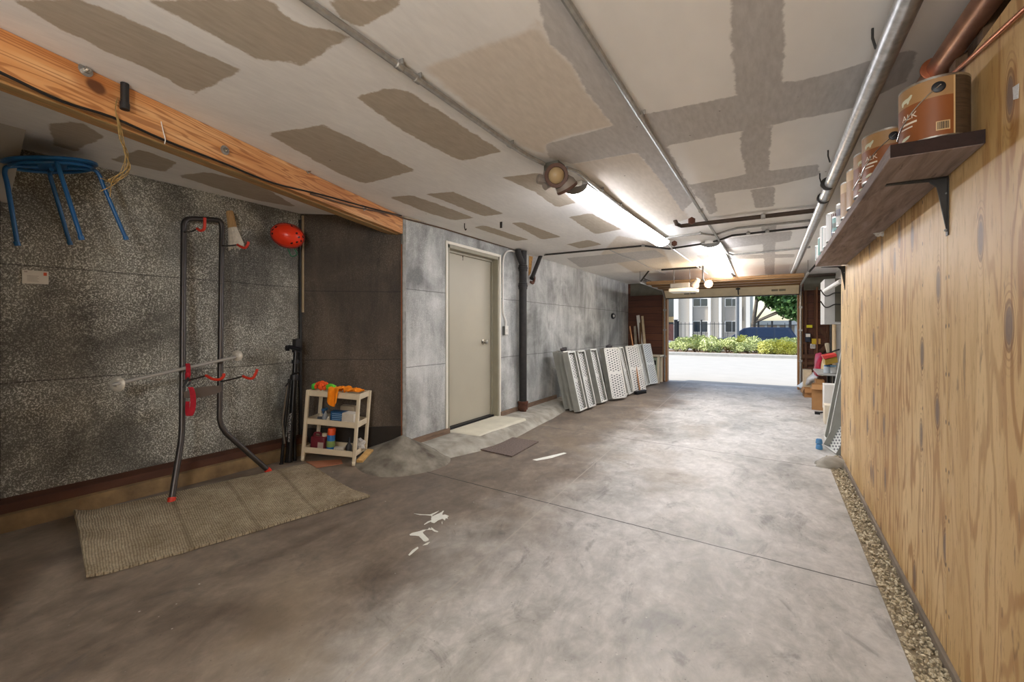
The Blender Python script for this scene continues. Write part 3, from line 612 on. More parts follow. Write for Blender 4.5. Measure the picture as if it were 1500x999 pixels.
for px, py in ((1303, 66), (1227, 236), (1213, 268)):
    c = at_z(px, py, zs); g = MB(); g.tube([c + Vector((-.036, 0, 0)), c + Vector((-.045, 0, .04)), Vector((c.x - .045, c.y, CEIL - .002))], .004, 6); g.build('hanger', m_dkm, t)
c0, c1_ = at_z(1446, 0, 2.17), at_z(1366, 112, 2.17); cd = (c1_ - c0).normalized()
t = thing('copper_pipe', 'wide aged copper drain pipe along top of plywood wall', 'pipe', c0)
g = MB(); g.tube([c0 - cd * 2.2] + [c1_ + cd * .25, c1_ + cd * .3 + Vector((.01, 0, .02)), c1_ + cd * .33 + Vector((.03, 0, .085))], .036, 24); g.build('tube', m_cop, t)
c = at_z(1368, 100, 2.17); T = frame(c, cd.orthogonal(), cd); g = MB(); g.lathe([(.035, -.004), (.039, -.003), (.039, .003), (.035, .004)], T, 24); g.build('strap', M('strap_copper', '#9a5a3c', .4, .7), t)
p0, p1 = at_x(1500, 14, WR - .012), at_x(1385, 118, WR - .012)
t = thing('copper_tube', 'thin bright copper tube fixed along the plywood top edge', 'pipe', p0)
g = MB(); g.tube([p0 + (p0 - p1) * 1.5, p0, p1, p1 + (p1 - p0).normalized() * .05 + Vector((.02, 0, .01))], .0065, 10); g.build('tube', m_cop2, t)
g = MB(); T = frame(p1, (0, 0, 1), (p0 - p1).normalized()); g.lathe([(.007, -.02), (.011, -.016), (.011, .004), (.0065, .008)], T, 10); g.build('coupling', m_chrome, t)
g = MB(); g.box((WR + .0, p1.y - .05, 2.02), (WR + .03, p1.y + .01, 2.15)); solo(g, 'pipe_strap', m_stud, 'dark wooden block holding the copper pipes above the plywood', 'bracket')
# cables stapled along the beam and wall top
g = MB(); off = .004
pts = [at_bm(-120, 52, off), at_bm(0, 106, off), at_bm(90, 148, off), at_bm(165, 172, off), at_bm(240, 205, off), at_bm(330, 240, off), at_bm(400, 268, off), at_bm(470, 285, off), at_bm(540, 304, off), at_bm(588, 316, off)]
g.tube(bez(pts, 4), .006, 6); solo(g, 'cable', m_wire, 'black cable stapled along the face of the orange beam', 'cable')
g = MB(); pts = [at_bm(455, 284, off + .006), at_bm(520, 303, off + .006), at_bm(575, 314, off + .006)] + [at_x(p, q, WL + .014) for p, q in ((596, 321), (650, 335), (700, 350), (760, 367), (790, 375))]
g.tube(bez(pts, 4), .007, 6); solo(g, 'cable', M('brown_cable', '#5a4636', .6), 'brown cable along the wall top above the door', 'cable')
g = MB(); pts = [at_x(p, q, WL + .03) for p, q in ((592, 318), (640, 329), (690, 344), (750, 362), (800, 374))]
g.tube(bez(pts, 4), .005, 6); solo(g, 'cable', M('cream_cable', '#b8a890', .6), 'cream cable along the wall top above the door', 'cable')
zz = CEIL - .012; g = MB(); g.tube(bez(cz([(893, 366), (912, 375), (930, 381), (952, 392), (975, 402)], zz), 5), .006, 6); solo(g, 'chain', m_steel, 'thin chain hanging along the ceiling towards the door opener', 'chain')
# hooks hanging from the ceiling
for (px, py, ln, lab) in ((680.5, 333, .07, 'short black hook under the ceiling above the beige door'), (734, 331, .06, 'black metal clip on ceiling above the drain pipe')):
    p = at_z(px, py - 6, CEIL); g = MB()
    if ln > .065: g.tube(bez([p, p - Vector((0, 0, ln * .6)), p - Vector((-.012, 0, ln)), p - Vector((-.024, 0, ln * .8))], 4), .005, 6)
    else: g.box((p.x - .012, p.y - .004, p.z - ln), (p.x + .012, p.y + .004, p.z))
    solo(g, 'ceiling_hook', m_dkm, lab, 'hook')
# ================================================================== THINGS ON THE BEAM
for px, py, lab in ((125, 103, 'bolt with round washer at upper left of the orange beam'), (329, 220, 'bolt with washer halfway along the orange beam'), (451, 251, 'small bolt near the right end of the orange beam'), (533, 306, 'small bolt under cables at the beam end')):
    p = at_bm(px, py, 0); s = 1 if px < 400 else .6; t = thing('bolt', lab, 'bolt', p, 'bolts on the beam'); T = frame(p, BD, BN)
    g = MB(); g.lathe([(0, 0), (.024 * s, 0), (.024 * s, .004), (0, .004)], T, 20); g.build('washer', m_steel, t)
    g = MB(); g.lathe([(0, .004), (.013 * s, .004), (.013 * s, .016), (.006 * s, .016), (.006 * s, .026), (0, .027)], T, 6); g.build('nut', m_chrome, t)
p, q = at_bm(178, 118, .0), at_bm(179, 162, .0)
t = thing('pipe_stub', 'short black pipe stub hanging in front of the beam knot', 'pipe', p)
g = MB(); c = p + BN * .02; g.tube([Vector((c.x, c.y, CEIL - .002)), Vector((c.x, c.y, c.z - .02)), Vector((c.x, c.y, q.z + .03))], .0145, 12); g.build('tube', m_iron, t)
g = MB(); g.tube([Vector((c.x, c.y, q.z + .028)), Vector((c.x, c.y, q.z))], .017, 12); g.build('cap', m_iron, t)
g = MB(); rnd = random.Random(5)
for k in range(7):
    j = lambda s: Vector((rnd.uniform(-s, s), rnd.uniform(-s, s), rnd.uniform(-s, s)))
    pts = [at_bm(172, 143, .012), at_bm(169, 160, .014), at_bm(174, 180, .016) + j(.005), at_bm(178, 205, .02) + j(.008), at_bm(186, 225, .03) + j(.01), at_bm(184, 248, .03) + j(.012), at_bm(168 + rnd.uniform(-6, 6), 266, .03) + j(.01), at_bm(rnd.choice((150, 158)), rnd.choice((264, 284)), .03) + j(.01)]
    g.tube(bez(pts, 4), .0016, 5)
solo(g, 'twine', m_jute_t, 'frayed brown twine dangling from the beam above the blue stool', 'string')
g = MB(); g.tube(bez([at_bm(236, 178, .003), at_bm(239, 192, .008), at_bm(242, 204, .01), at_bm(241, 211, .004)], 5), .0022, 6); solo(g, 'wire_end', m_white, 'short white wire end sticking out of the beam', 'wire')
# ================================================================== FLUORESCENT LIGHTS
def fluor(px0, py0, px1, py1, z, w, label):
    a, b = at_z(px0, py0, z), at_z(px1, py1, z); d = (b - a).normalized(); L = (b - a).length; sd = d.cross(Vector((0, 0, 1)))
    T = frame((a.x, a.y, CEIL), sd, (0, 0, 1)); T = Matrix((sd, d, Vector((0, 0, 1)))).transposed().to_4x4(); T.translation = (a.x, a.y, CEIL)
    t = thing('ceiling_light', label, 'ceiling light', (a.x, a.y, CEIL), 'fluorescent ceiling lights'); h = CEIL - z
    g = MB(); g.box((-w * .32, 0, -h * .5), (w * .32, L, -.001), T); g.box((-w * .52, 0, -h * .42), (w * .52, L, -h * .35), T); g.build('housing', m_white, t, bev=.004)
    g = MB(); pr = [T @ Vector((w / 2 * math.cos(x) , .02, -h * .42 - h * .6 * math.sin(x))) for x in [math.pi * k / 12 for k in range(13)]]
    g.prism(pr, d * (L - .04)); g.build('diffuser', m_tube, t)
    for y0 in (0, L - .022):
        g = MB(); pr = [T @ Vector(((w / 2 + .003) * math.cos(x), y0, -h * .40 - (h * .62) * math.sin(x))) for x in [math.pi * k / 12 for k in range(13)]]
        g.prism(pr, d * .022); g.build('end_cap', M('grey_cap', '#77746e', .5), t)
    return T, L
fluor(842, 283, 970, 361, CEIL - .085, .17, 'lit fluorescent light at ceiling centre, nearer one behind the floodlight')
fluor(1041, 362, 1072, 414, CEIL - .085, .2, 'lit fluorescent light nearer the garage door')
# ================================================================== FLOODLIGHTS
m_tan = M('floodlight_grey', '#8b8178', .5, var=.1); m_lampin = M('lamp_face', '#b39b74', .35, var=.1)
def head(t, c, d, r, L, lit=False):
    T = frame(c, Vector(d).orthogonal(), d)
    g = MB(); g.lathe([(0, -L), (r * .55, -L), (r * .62, -L * .55), (r * .92, -L * .3), (r, 0), (r * .86, .003), (r * .8, -.012), (0, -.014)], T, 28); h = g.build('lamp_head', m_tan, t); g = MB(); g.lathe([(r * .84, -.01), (r * 1.0, -.012), (r * 1.02, 0), (r * .98, .006), (r * .72, .004), (r * .68, -.01)], T, 28); g.build('ring', M('lamp_ring', '#5f453b', .5, var=.1), h)
    g = MB(); g.lathe([(0, -.012), (r * .68, -.01), (r * .6, .0), (r * .3, .012), (0, .015)], T, 24); g.build('bulb', m_bulb if lit else m_lampin, h)
p = at_z(812, 240, CEIL); t = thing('floodlight', 'unlit twin-headed floodlight on box at near end of light', 'floodlight', p)
g = MB(); T = frame((p.x, p.y, CEIL - .05), d1); g.box((-.05, -.05, 0), (.05, .05, .049), T); g.build('junction_box', M('green_grey_box', '#6b6c63', .6, .3, var=.3), t, bev=.003)
kk = (p - CAM).dot(Vector((-SN, CS, 0)))
head(t, at_d(815, 257, kk - .1), (CAM - at_d(815, 257, kk - .1)) + Vector((.3, 0, 0)), .072, .13)
head(t, at_d(831, 276, kk - .02), (.25, .55, -.75), .07, .13)
g = MB(); a = at_d(800, 246, kk - .0); b = at_d(797, 262, kk - .02); g.tube([a, b], .012, 8); T = frame(at_d(793, 263, kk - .02), (0, 0, 1), (-.6, -.6, .1)); g.lathe([(0, -.03), (.028, -.03), (.032, -.01), (.032, .02), (.02, .03), (0, .03)], T, 8); T = frame(at_d(801, 272, kk - .02), (0, 0, 1), (-.3, -.7, -.5)); g.lathe([(0, -.02), (.022, -.02), (.022, .02), (0, .02)], T, 12); g.build('sensor', m_tan, t)
g = MB(); g.tube([Vector((p.x, p.y, CEIL - .05)), at_d(815, 257, kk - .03)], .014, 8); g.tube([Vector((p.x, p.y, CEIL - .05)), at_d(829, 262, kk)], .014, 8); g.build('arm', m_dkm, t)
# ================================================================== GARAGE DOOR, TRACKS, OPENER
m_dpan = M('door_board', '#8a6a44', .6, var=.25, scale=6, stretch=(.4, 5, 5)); m_cream = M('door_cream', '#d9c9a6', .55, var=.08)
t = thing('garage_door', 'raised sectional garage door with brown boards and cream lower edge', 'garage door', (-.83, YF - .1, OZ)); dx0, dx1 = OX0 - .02, OX1 + .02
for k in range(3):
    g = MB(); y0 = YF - .3 - .52 * (k + 1); g.box((dx0, y0 + .004, 2.06), (dx1, y0 + .516, 2.1))
    for yy in (y0 + .02, y0 + .44): g.box((dx0, yy, 2.035), (dx1, yy + .06, 2.06))
    g.build('section_panel', m_dpan, t, bev=.003)
g = MB(); a, b = Vector((0, YF - .3, 2.055)), Vector((0, YF - .1, 1.875))
g.prism([Vector((dx0, a.y, a.z)), Vector((dx0, b.y, b.z)), Vector((dx0, b.y + .035, b.z + .01)), Vector((dx0, a.y + .02, a.z + .04))], (dx1 - dx0, 0, 0)); bp = g.build('bottom_panel', m_cream, t, bev=.004)
nn = Vector((0, -(a.z - b.z), -(b.y - a.y))).normalized()
for xx in (-1.62, .02):
    for o_ in (0, .13):
        g = MB(); c = Vector((xx + o_, 0, 0)) + (a + b) / 2; T = frame(c + nn * .002, (1, 0, 0), nn); g.box((-.055, -.022, -.004), (.055, .022, .006), T)
        for s in range(4): g.box((-.05, -.018 + s * .011, .006), (.05, -.013 + s * .011, .01), T)
        g.build('vent', M('vent_grey', '#8d8672', .5), bp)
g = MB(); c = a * .6 + b * .4; T = frame(Vector((-.62, c.y, c.z)) + nn * .003, (1, 0, 0), nn); g.box((-.012, -.1, 0), (.012, .1, .02), T); g.box((-.04, .05, 0), (.04, .075, .022), T); g.build('lift_bracket', m_dkm, t)
g = MB(); g.box((dx0, YF - .108, 1.862), (dx1, YF - .07, 1.882)); g.build('weather_seal', m_dkm, t)
for sx, lab in ((OX0 - .05, 'left'), (OX1 + .05, 'right')):
    t = thing('door_track', 'steel garage door track %s' % ('beside the redwood wall and trays' if lab == 'left' else 'beside studs with yellow labels'), 'door track', (sx, YF - .08, 0))
    s = .5 - .5 * (-1 if lab == 'left' else 1); yb = YF - 2.2
    g = MB(); pts = [(sx, YF - .08, .02), (sx, YF - .08, 1.72), (sx, YF - .1, 1.86), (sx, YF - .17, 1.96), (sx, YF - .28, 2.03), (sx, YF - .42, 2.05), (sx, yb, 2.06)]
    g.tube(bez(pts, 4), .02, 6); g.build('rail', m_steel, t)
    g = MB(); g.beam((sx, yb + .02, 2.04), (sx, yb + .02, CEIL), .03, .004); g.beam((sx, yb + .02, 2.06), (sx + .16, yb + .02, CEIL), .028, .004, (0, 1, 0)); g.build('hanger', m_dkm, t)
    for z in (.55, 1.15, 1.6):
        g = MB(); g.box((sx - .03, YF - .1, z), (sx + .03, YF - .04, z + .04)); g.build('bracket', m_steel, t)
    if lab == 'left':
        g = MB(); T = frame((sx - .0, YF - .6, 2.12), (1, 0, 0), (0, 1, 0)); pts = [(sx + .03 + .025 * math.cos(a_), YF - 2.1 + a_ * .012, 2.12 + .025 * math.sin(a_)) for a_ in [k * .7 for k in range(200)]]; g.tube(pts, .004, 5); g.build('spring', m_dkm, t)
oy = YF - 2.3; oc = at_y(999, 421, oy)
t = thing('door_opener', 'grey garage door opener with white light lens hung from ceiling', 'garage door opener', oc)
g = MB(); g.box((oc.x - .18, oy - .1, oc.z - .02), (oc.x + .14, oy + .22, oc.z + .07)); g.build('motor_box', M('opener_grey', '#8a857c', .5, .3), t, bev=.012)
g = MB(); g.box((oc.x - .2, oy - .13, oc.z - .085), (oc.x + .24, oy + .24, oc.z - .02)); g.build('lens', m_lens, t, bev=.015)
for xx in (-.13, .13):
    g = MB(); g.beam((oc.x + xx, oy - .02, oc.z + .06), (oc.x + xx, oy - .02, CEIL), .03, .004); g.build('hanger', m_dkm, t)
g = MB(); g.beam((oc.x - .34, oy - .02, CEIL - .016), (oc.x + .3, oy - .02, CEIL - .016), .03, .03)
g.build('perforated_angle', m_dkm, t)
g = MB(); g.box((-.62, oy + .2, 2.12), (-.58, YF - .02, 2.15)); g.build('rail', m_dkm, t)
fp = at_y(1038, 416, oy - .15); t = thing('floodlight', 'lit round floodlight glowing beside the door opener', 'floodlight', fp)
head(t, fp, (CAM - fp) + Vector((.8, 0, -.3)), .066, .14, True)
head(t, fp + Vector((-.24, .12, -.02)), (-.5, .3, -.8), .075, .15)
g = MB(); g.tube([fp + Vector((-.05, .08, 0)), fp + Vector((-.1, .1, .1)), Vector((fp.x - .1, fp.y + .1, CEIL))], .015, 8); g.tube([fp + Vector((-.1, .1, .1)), fp + Vector((-.2, .12, .05))], .014, 8); g.build('arm', m_dkm, t)
# point light where the bulb is
ld = bpy.data.lights.new('bulb_light', 'POINT'); ld.energy = 12; ld.color = (1, .72, .42); ld.shadow_soft_size = .05; lo_ = bpy.data.objects.new('bulb_light', ld); COL.objects.link(lo_); lo_.location = fp + (CAM - fp).normalized() * .12
# ================================================================== BLUE STOOL hung by the ceiling
m_stool = M('blue_enamel', '#1f5f96', .3, var=.1)
sc_ = at_d(76, 241, 2.44); ax = (at_d(110, 352, 2.53) - sc_).normalized(); lat = Vector((CS, SN, 0)); T = frame(sc_, lat, -ax)
t = thing('stool', 'blue metal four-legged stool hung high on the dark alcove wall', 'stool', sc_, mat=T)
g = MB(); g.lathe([(0, -.006), (.15, -.006), (.185, -.004), (.195, .0), (.195, .01), (.188, .014), (.1, .016), (0, .016)], None, 40); g.build('seat', m_stool, t, world=False)
g = MB(); pts = [(.165 * math.cos(a), .165 * math.sin(a), -.016) for a in [2 * math.pi * k / 40 for k in range(41)]]; g.tube(pts, .009, 8); g.build('seat_ring', m_stool, t, world=False)
for k in range(4):
    a = k * math.pi / 2 + .9; c, s = math.cos(a), math.sin(a)
    g = MB(); g.tube(bez([(c * .06, s * .06, -.016), (c * .16, s * .16, -.018), (c * .188, s * .188, -.045), (c * .195, s * .195, -.12), (c * .215, s * .215, -.3), (c * .23, s * .23, -.43)], 5), .0105, 12); l = g.build('leg', m_stool, t, world=False)
    g = MB(); g.lathe([(0, -.012), (.013, -.012), (.014, .01), (.012, .012), (0, .013)], Matrix.Translation((c * .23, s * .23, -.425)), 12); g.build('foot', m_stool, l, world=False)
# ================================================================== CARD ON THE WALL
p = [at_al(*q, .004) for q in ((32, 395), (71, 398), (71, 416.5), (32, 415))]
g = MB(); g.prism(p, AN * .004)
st = solo(g, 'wall_card', M('card_white', '#d5d0c3', .5, var=.06, scale=20), 'small white printed card stuck on the dark wall below the stool', 'card')
g = MB()
def on_card(u, v, e=.0095): a = p[0].lerp(p[1], u); b = p[3].lerp(p[2], u); return a.lerp(b, v) + AN * (e - .004)
g.poly([on_card(.8, .1), on_card(.93, .1), on_card(.93, .35), on_card(.8, .35)]); st['label'] = st['label']
q = g.build('red_square', M('card_red', '#c4512f', .5), None); q.parent = st; q.matrix_parent_inverse = Matrix.Translation(st.location).inverted()
g = MB()
for k in range(4): g.poly([on_card(.08 + .03 * k, .07), on_card(.1 + .03 * k, .07), on_card(.1 + .03 * k, .17), on_card(.08 + .03 * k, .17)])
for k in range(5):
    v = .4 + k * .1; g.poly([on_card(.18, v), on_card(.62 - .05 * (k % 2), v), on_card(.62 - .05 * (k % 2), v + .025), on_card(.18, v + .025)])
q = g.build('print', M('card_ink', '#8d8378', .6), None); q.parent = st; q.matrix_parent_inverse = Matrix.Translation(st.location).inverted()
# ================================================================== BIKE RACK leaning on the alcove wall
tz = 2.02; tX = -3.62
L0, L1 = at_x(269, 330, tX), at_x(325, 332, tX); b0, b1 = at_x(266.5, 638, -3.43), at_x(321.5, 626, -3.43); f0, f1 = at_f(251, 738), at_f(394, 693)
f0.z += .014; f1.z += .014
t = thing('bike_rack', 'grey tubular gravity bike rack leaning against the dark alcove wall', 'bike rack', (f0 + f1) / 2)
top = (L0 + L1) / 2; rr = .0185
up0 = at_x(271, 322, tX + .005); up1 = at_x(322, 324, tX + .005)
g = MB(); m0 = L0.lerp(L1, .2) + Vector((0, 0, .05)); m1 = L0.lerp(L1, .8) + Vector((0, 0, .05))
def knee(a, b, c): return [b + (a - b).normalized() * .06, b + (a - b).normalized() * .02 + (c - b).normalized() * .02, b + (c - b).normalized() * .06]
g.tube([f0] + knee(f0, b0, L0) + [L0 - Vector((0, 0, .03))] + bez([L0, L0 + Vector((0, .012, .035)), m0, m1, L1 + Vector((0, -.012, .035)), L1], 4) + [L1 - Vector((0, 0, .03))] + knee(L1, b1, f1) + [f1], rr, 16)
g.build('frame', m_gun, t)
for f, b in ((f0, b0), (f1, b1)):
    g = MB(); d = (b - f).normalized(); g.lathe([(0, -.014), (.018, -.012), (.0225, .0), (.0225, .025), (.0195, .026)], frame(f, d.orthogonal(), d), 16); g.build('foot', m_red, t)
for k in (.62,):
    for a, b in ((L0, b0), (L1, b1)):
        g = MB(); c = a.lerp(b, .3); d = (b - a).normalized(); g.lathe([(rr, -.002), (rr + .0008, -.002), (rr + .0008, .002), (rr, .002)], frame(c, d.orthogonal(), d), 16); g.build('joint', m_dkm, t)
def hook(tp, k, path):
    """wire arm from tube point, red J hook at its end"""
    o = tp; P = [o] + [at_d(a, b, k_) for a, b, k_ in path]
    g = MB(); g.tube(bez(P[:3], 4), .0055, 8); a = g.build('arm', m_dkm, t)
    g = MB(); g.tube(bez(P[2:], 5), .009, 10); g.build('hook', m_red, a)
def kof(p): return (p - CAM).dot(Vector((-SN, CS, 0)))
def tp_at(a, b, px, py):   # point on tube a-b nearest image row py
    best = min((a.lerp(b, i / 60) for i in range(61)), key=lambda q: abs((HOR - FPX * (q.z - CAMZ) / kof(q)) - py)); return best
h = tp_at(L0, b0, 266, 342); k = kof(h); hook(h, k, [(280, 339, k - .12), (289, 335, k - .2), (294, 338, k - .22), (299, 335, k - .23), (300, 326, k - .23), (300, 319, k - .23)])
h = tp_at(L1, b1, 323, 362); k = kof(h); hook(h, k, [(336, 360, k - .12), (348, 358.5, k - .2), (354, 362, k - .22), (359, 363, k - .23), (362.5, 359, k - .23), (364, 354, k - .23)])
h = tp_at(L0, b0, 266, 558); k = kof(h); hook(h, k, [(284, 555, k - .1), (302, 550, k - .19), (311, 555, k - .22), (321, 556, k - .23), (327, 552, k - .23), (328, 547, k - .23)])
h = tp_at(L1, b1, 322, 558); k = kof(h); hook(h, k, [(338, 556, k - .1), (356, 551, k - .18), (363, 554, k - .2), (370, 554, k - .21), (374, 548, k - .21), (377, 541, k - .21)])
A, B = tp_at(L0, b0, 266, 577), tp_at(L1, b1, 322, 572); d = (B - A).normalized(); T = frame(A, d, (1, 0, .1)); Lw = (B - A).length
g = MB(); pr = []
for i in range(13): x = Lw * i / 12; pr.append((x, .018 + .018 * math.sin(math.pi * i / 12) ** .7, 0))
pr += [(x, -y, z) for x, y, z in pr[::-1]]
g.prism([T @ Vector((x, y, .012)) for x, y, z in pr], (T.to_3x3() @ Vector((0, 0, .012)))); g.build('plate', M('rack_plate', '#5b5048', .5, .3), t)
# ---- straight metal bar with round flanges strapped across the rack
bk0 = at_x(183, 559, -3.42); bk1 = at_x(345, 523, -3.42); bd = (bk1 - bk0).normalized()
t = thing('grab_bar', 'silver bar with round flanges strapped across the bike rack', 'bar', bk0)
fn = Vector((.55, -.83, .05)).normalized()
m_bar = M('bar_silver', '#a5a39e', .35, .35, var=.05); g = MB(); g.tube([bk0, bk1], .0115, 14); g.build('rod', m_bar, t)
for c, s in ((at_x(172, 563, -3.43), 1.15), (at_x(347.5, 521, -3.43), 1.0)):
    g = MB(); g.lathe([(0, -.004), (.038 * s, -.004), (.041 * s, 0), (.034 * s, .008), (.016 * s, .012), (.014 * s, .018), (0, .019)], frame(c, (0, 0, 1), fn), 28); g.build('flange', M('flange_nickel', '#bab5a9', .4, .15, var=.12, scale=30), t)
g = MB(); c = at_x(172, 563, -3.43); g.tube(bez([c + fn * .012, c + fn * .035 + bd * .012, c + fn * .03 + bd * .05, bk0 + bd * .06], 5), .0125, 12); g.build('elbow', m_bar, t)
g = MB(); a, b = bk0.lerp(bk1, .12), bk0.lerp(bk1, .2); g.tube([a, b], .0112, 12); g.build('sticker', M('yellow_label', '#c9a83a', .5), t)
# ---- red webbing strap
m_web = M('red_webbing', '#b01a2c', .75, var=.2, scale=40)
sp = at_x(274.5, 540, -3.40)
t = thing('strap', 'red webbing strap knotted round the silver bar on the rack', 'strap', sp)
def ribbon(px, w, k0, tw=0, dd=0):
    g = MB(); rows = []
    P = bez([at_x(a, b, x) for a, b, x in px], 5); n = len(P)
    for i, q in enumerate(P):
        a = tw * i / n; s = lat * math.cos(a) + Vector((-SN, CS, 0)) * math.sin(a); rows.append([q - s * w / 2, q, q + s * w / 2])
    g.sheet(rows, .004); return g
g = ribbon([(275, 534, -3.44), (275, 533, -3.40), (276, 541, -3.385), (275, 552, -3.40), (276, 558, -3.41)], .03, 0); g.build('loop', m_web, t)
g = MB(); c = at_x(275.5, 548, -3.395); g.ball(c, .016, (1, 1, 1.2), 2, jit=.3); g.build('knot', m_web, t)
g = MB(); g.beam(at_x(268, 568, -3.40), at_x(276, 553, -3.39), .012, .014); g.beam(at_x(274, 566, -3.4), at_x(279, 560, -3.39), .014, .012); g.build('buckle', m_blk, t)
g = ribbon([(279, 567, -3.39), (282, 575, -3.37), (283, 590, -3.37), (281, 603, -3.38), (278, 609, -3.39)], .034, 0, .5); g.build('webbing', m_web, t)
g = ribbon([(278, 609, -3.39), (275, 608, -3.41), (274.5, 598, -3.42), (275, 588, -3.42)], .026, 0); g.build('webbing', m_web, t)
# ================================================================== WHISK BRUSH
hb = at_al(336, 309, .06); bb = at_al(346, 363, .09)
t = thing('whisk_brush', 'tan and white whisk brush hanging behind the rack hook', 'brush', bb)
dirv = (bb - hb); L = dirv.length; dz = dirv.normalized(); T = frame(hb, lat, dz)
g = MB(); g.lathe([(.0, 0), (.022, .0), (.028, .01), (.03, .05), (.034, L * .45), (0, L * .46)], T, 18, 1, .6); g.build('handle', M('straw_tan', '#b08d60', .85, var=.3, scale=60, stretch=(3, 3, .3)), t)
g = MB(); rnd = random.Random(2)
g.lathe([(.0, L * .42), (.033, L * .43), (.048, L * .75), (.062, L * .97), (0, L * .95)], T, 18, 1, .5)
for k in range(60):
    a = rnd.uniform(0, 6.28); r0 = .03 * math.sqrt(rnd.random()); r1 = r0 * 2.1
    g.tube([T @ Vector((r0 * math.cos(a), r0 * math.sin(a) * .5, L * .45)), T @ Vector((r1 * math.cos(a), r1 * math.sin(a) * .5, L * rnd.uniform(.93, 1.06)))], .0035, 5)
g.build('bristles', M('white_bristle', '#cdc6b8', .85, var=.2, scale=60), t)
# ================================================================== HELMET
hc_ = at_al(421, 345, .13); ex = (at_al(440, 352, .13) - at_al(402, 340, .13)).normalized(); T = frame(hc_, ex, (Vector((.75, -.65, -.1))))
t = thing('helmet', 'orange-red bike helmet with round vents hanging in alcove corner', 'helmet', hc_)
g = MB(); ret = bmesh.ops.create_icosphere(g.bm, subdivisions=4, radius=1)
vents = [Vector(v).normalized() for v in ((.75, .1, .6), (.9, -.15, .35), (.68, -.32, .55), (.55, .35, .65), (.4, -.5, .6), (.92, .25, .2), (-.6, .35, .55), (-.75, .1, .5), (-.72, -.2, .5), (.15, .8, .4))]
for v in ret['verts']:
    q = v.co.copy(); 
    f = 1 - .05 * max(0, -q.x) ; s = Vector((q.x * .128, q.y * .098 * f, (q.z * .1 if q.z > 0 else q.z * .035)))
    v.co = T @ s
g.build('shell', M('helmet_orange', '#e63a1c', .3, var=.06), t)
g = MB()
for v in vents:
    s = Vector((v.x * .128, v.y * .098, v.z * .1)); nrm = Vector((v.x / .128, v.y / .098, v.z / .1)).normalized()
    g.lathe([(0, -.004), (.0085, -.004), (.0085, .0015), (0, .002)], T @ frame(s, nrm.orthogonal(), nrm), 12, 1.3, .9)
g.build('vent', m_blk, t)
g = MB(); pts = [T @ Vector((.13 * math.cos(a), .1 * math.sin(a), -.012)) for a in [2 * math.pi * k / 32 for k in range(33)]]; g.tube(pts, .007, 8); g.build('rim', M('helmet_rim', '#7d1c12', .5), t)
g = MB(); g.tube(bez([T @ Vector((.07, -.09, -.02)), T @ Vector((.1, -.13, -.05)), T @ Vector((.06, -.16, -.06)), T @ Vector((.02, -.1, -.03))], 5), .005, 6); g.build('chin_strap', M('green_strap', '#2d6b4a', .7), t)
# ================================================================== JUTE RUG
c = [Vector((q.x, q.y)) for q in (at_f(108, 758), at_f(127, 851), at_f(542, 729), at_f(448, 682))]   # back-left, front-left, front-right, back-right
cen = sum(c, Vector((0, 0))) / 4; ux = ((c[2] - c[1]) + (c[3] - c[0])).normalized(); ang = math.atan2(ux.y, ux.x)
def rug_mat():
    t = NT('woven_jute'); X, Y, Z = t.sep()
    n = t.noise(7, None, 4, .6); n2 = t.noise(60, None, 3, .7)
    wob = t.m2('ADD', t.m2('MULTIPLY', n, .03), t.m2('MULTIPLY', n2, .004))
    rows = t.m2('SINE', t.m2('MULTIPLY', t.m2('ADD', X, wob), 2 * math.pi / .0115))
    st = t.m2('SINE', t.m2('ADD', t.m2('MULTIPLY', Y, 2 * math.pi / .012), t.m2('MULTIPLY', t.m2('FLOOR', t.m2('MULTIPLY', t.m2('ADD', X, wob), 1 / .0115)), 2.2)))
    h = t.m2('ADD', t.m2('MULTIPLY', rows, .5), t.m2('MULTIPLY', st, .5))
    c_ = t.ramp(t.m2('ADD', t.m2('MULTIPLY', n, .5), t.m2('MULTIPLY', n2, .5)), [(.3, '#7d7058'), (.5, '#a2947c'), (.72, '#c6b89c')])
    c_ = t.mix(t.m2('MULTIPLY', t.sm(h, -.1, -.7), .68), c_, '#453a2a')
    for x in (-.27, .06, .4):
        c_ = t.mix(t.m2('MULTIPLY', t.sm(t.m2('ABSOLUTE', t.m2('SUBTRACT', X, x)), .02, .003), .3), c_, '#4a3d2a')
    t.bump(t.m2('ADD', h, t.m2('MULTIPLY', n2, 2)), .7, .005); return t.out(c_, .95, 0, .1)
g = MB(); grid = []; NI, NJ = 70, 36
for i in range(NI + 1):
    row = []; u = i / NI
    for j in range(NJ + 1):
        v = j / NJ; q = (c[0] * (1 - u) + c[3] * u) * (1 - v) + (c[1] * (1 - u) + c[2] * u) * v
        e = .006 * mnoise.noise(Vector((u * 18, v * 6, 0))) if j in (0, NJ) else 0
        w = q - cen; lx = w.x * math.cos(ang) + w.y * math.sin(ang); ly = -w.x * math.sin(ang) + w.y * math.cos(ang) + e
        z = floor_z(q.x) + .009 + .004 * mnoise.noise(Vector((u * 6, v * 4, 3))) + .03 * max(0, 1 - u * 14) ** 2 * (.4 + .6 * (1 - v)) + .003
        row.append(Vector((lx, ly, z)))
    grid.append(row)
g.sheet(grid, .014); ro = g.build('rug', rug_mat(), None); ro.location = (cen.x, cen.y, 0); ro.rotation_euler = (0, 0, ang); tag(ro, 'tan woven jute rug under the feet of the bike rack', 'rug')
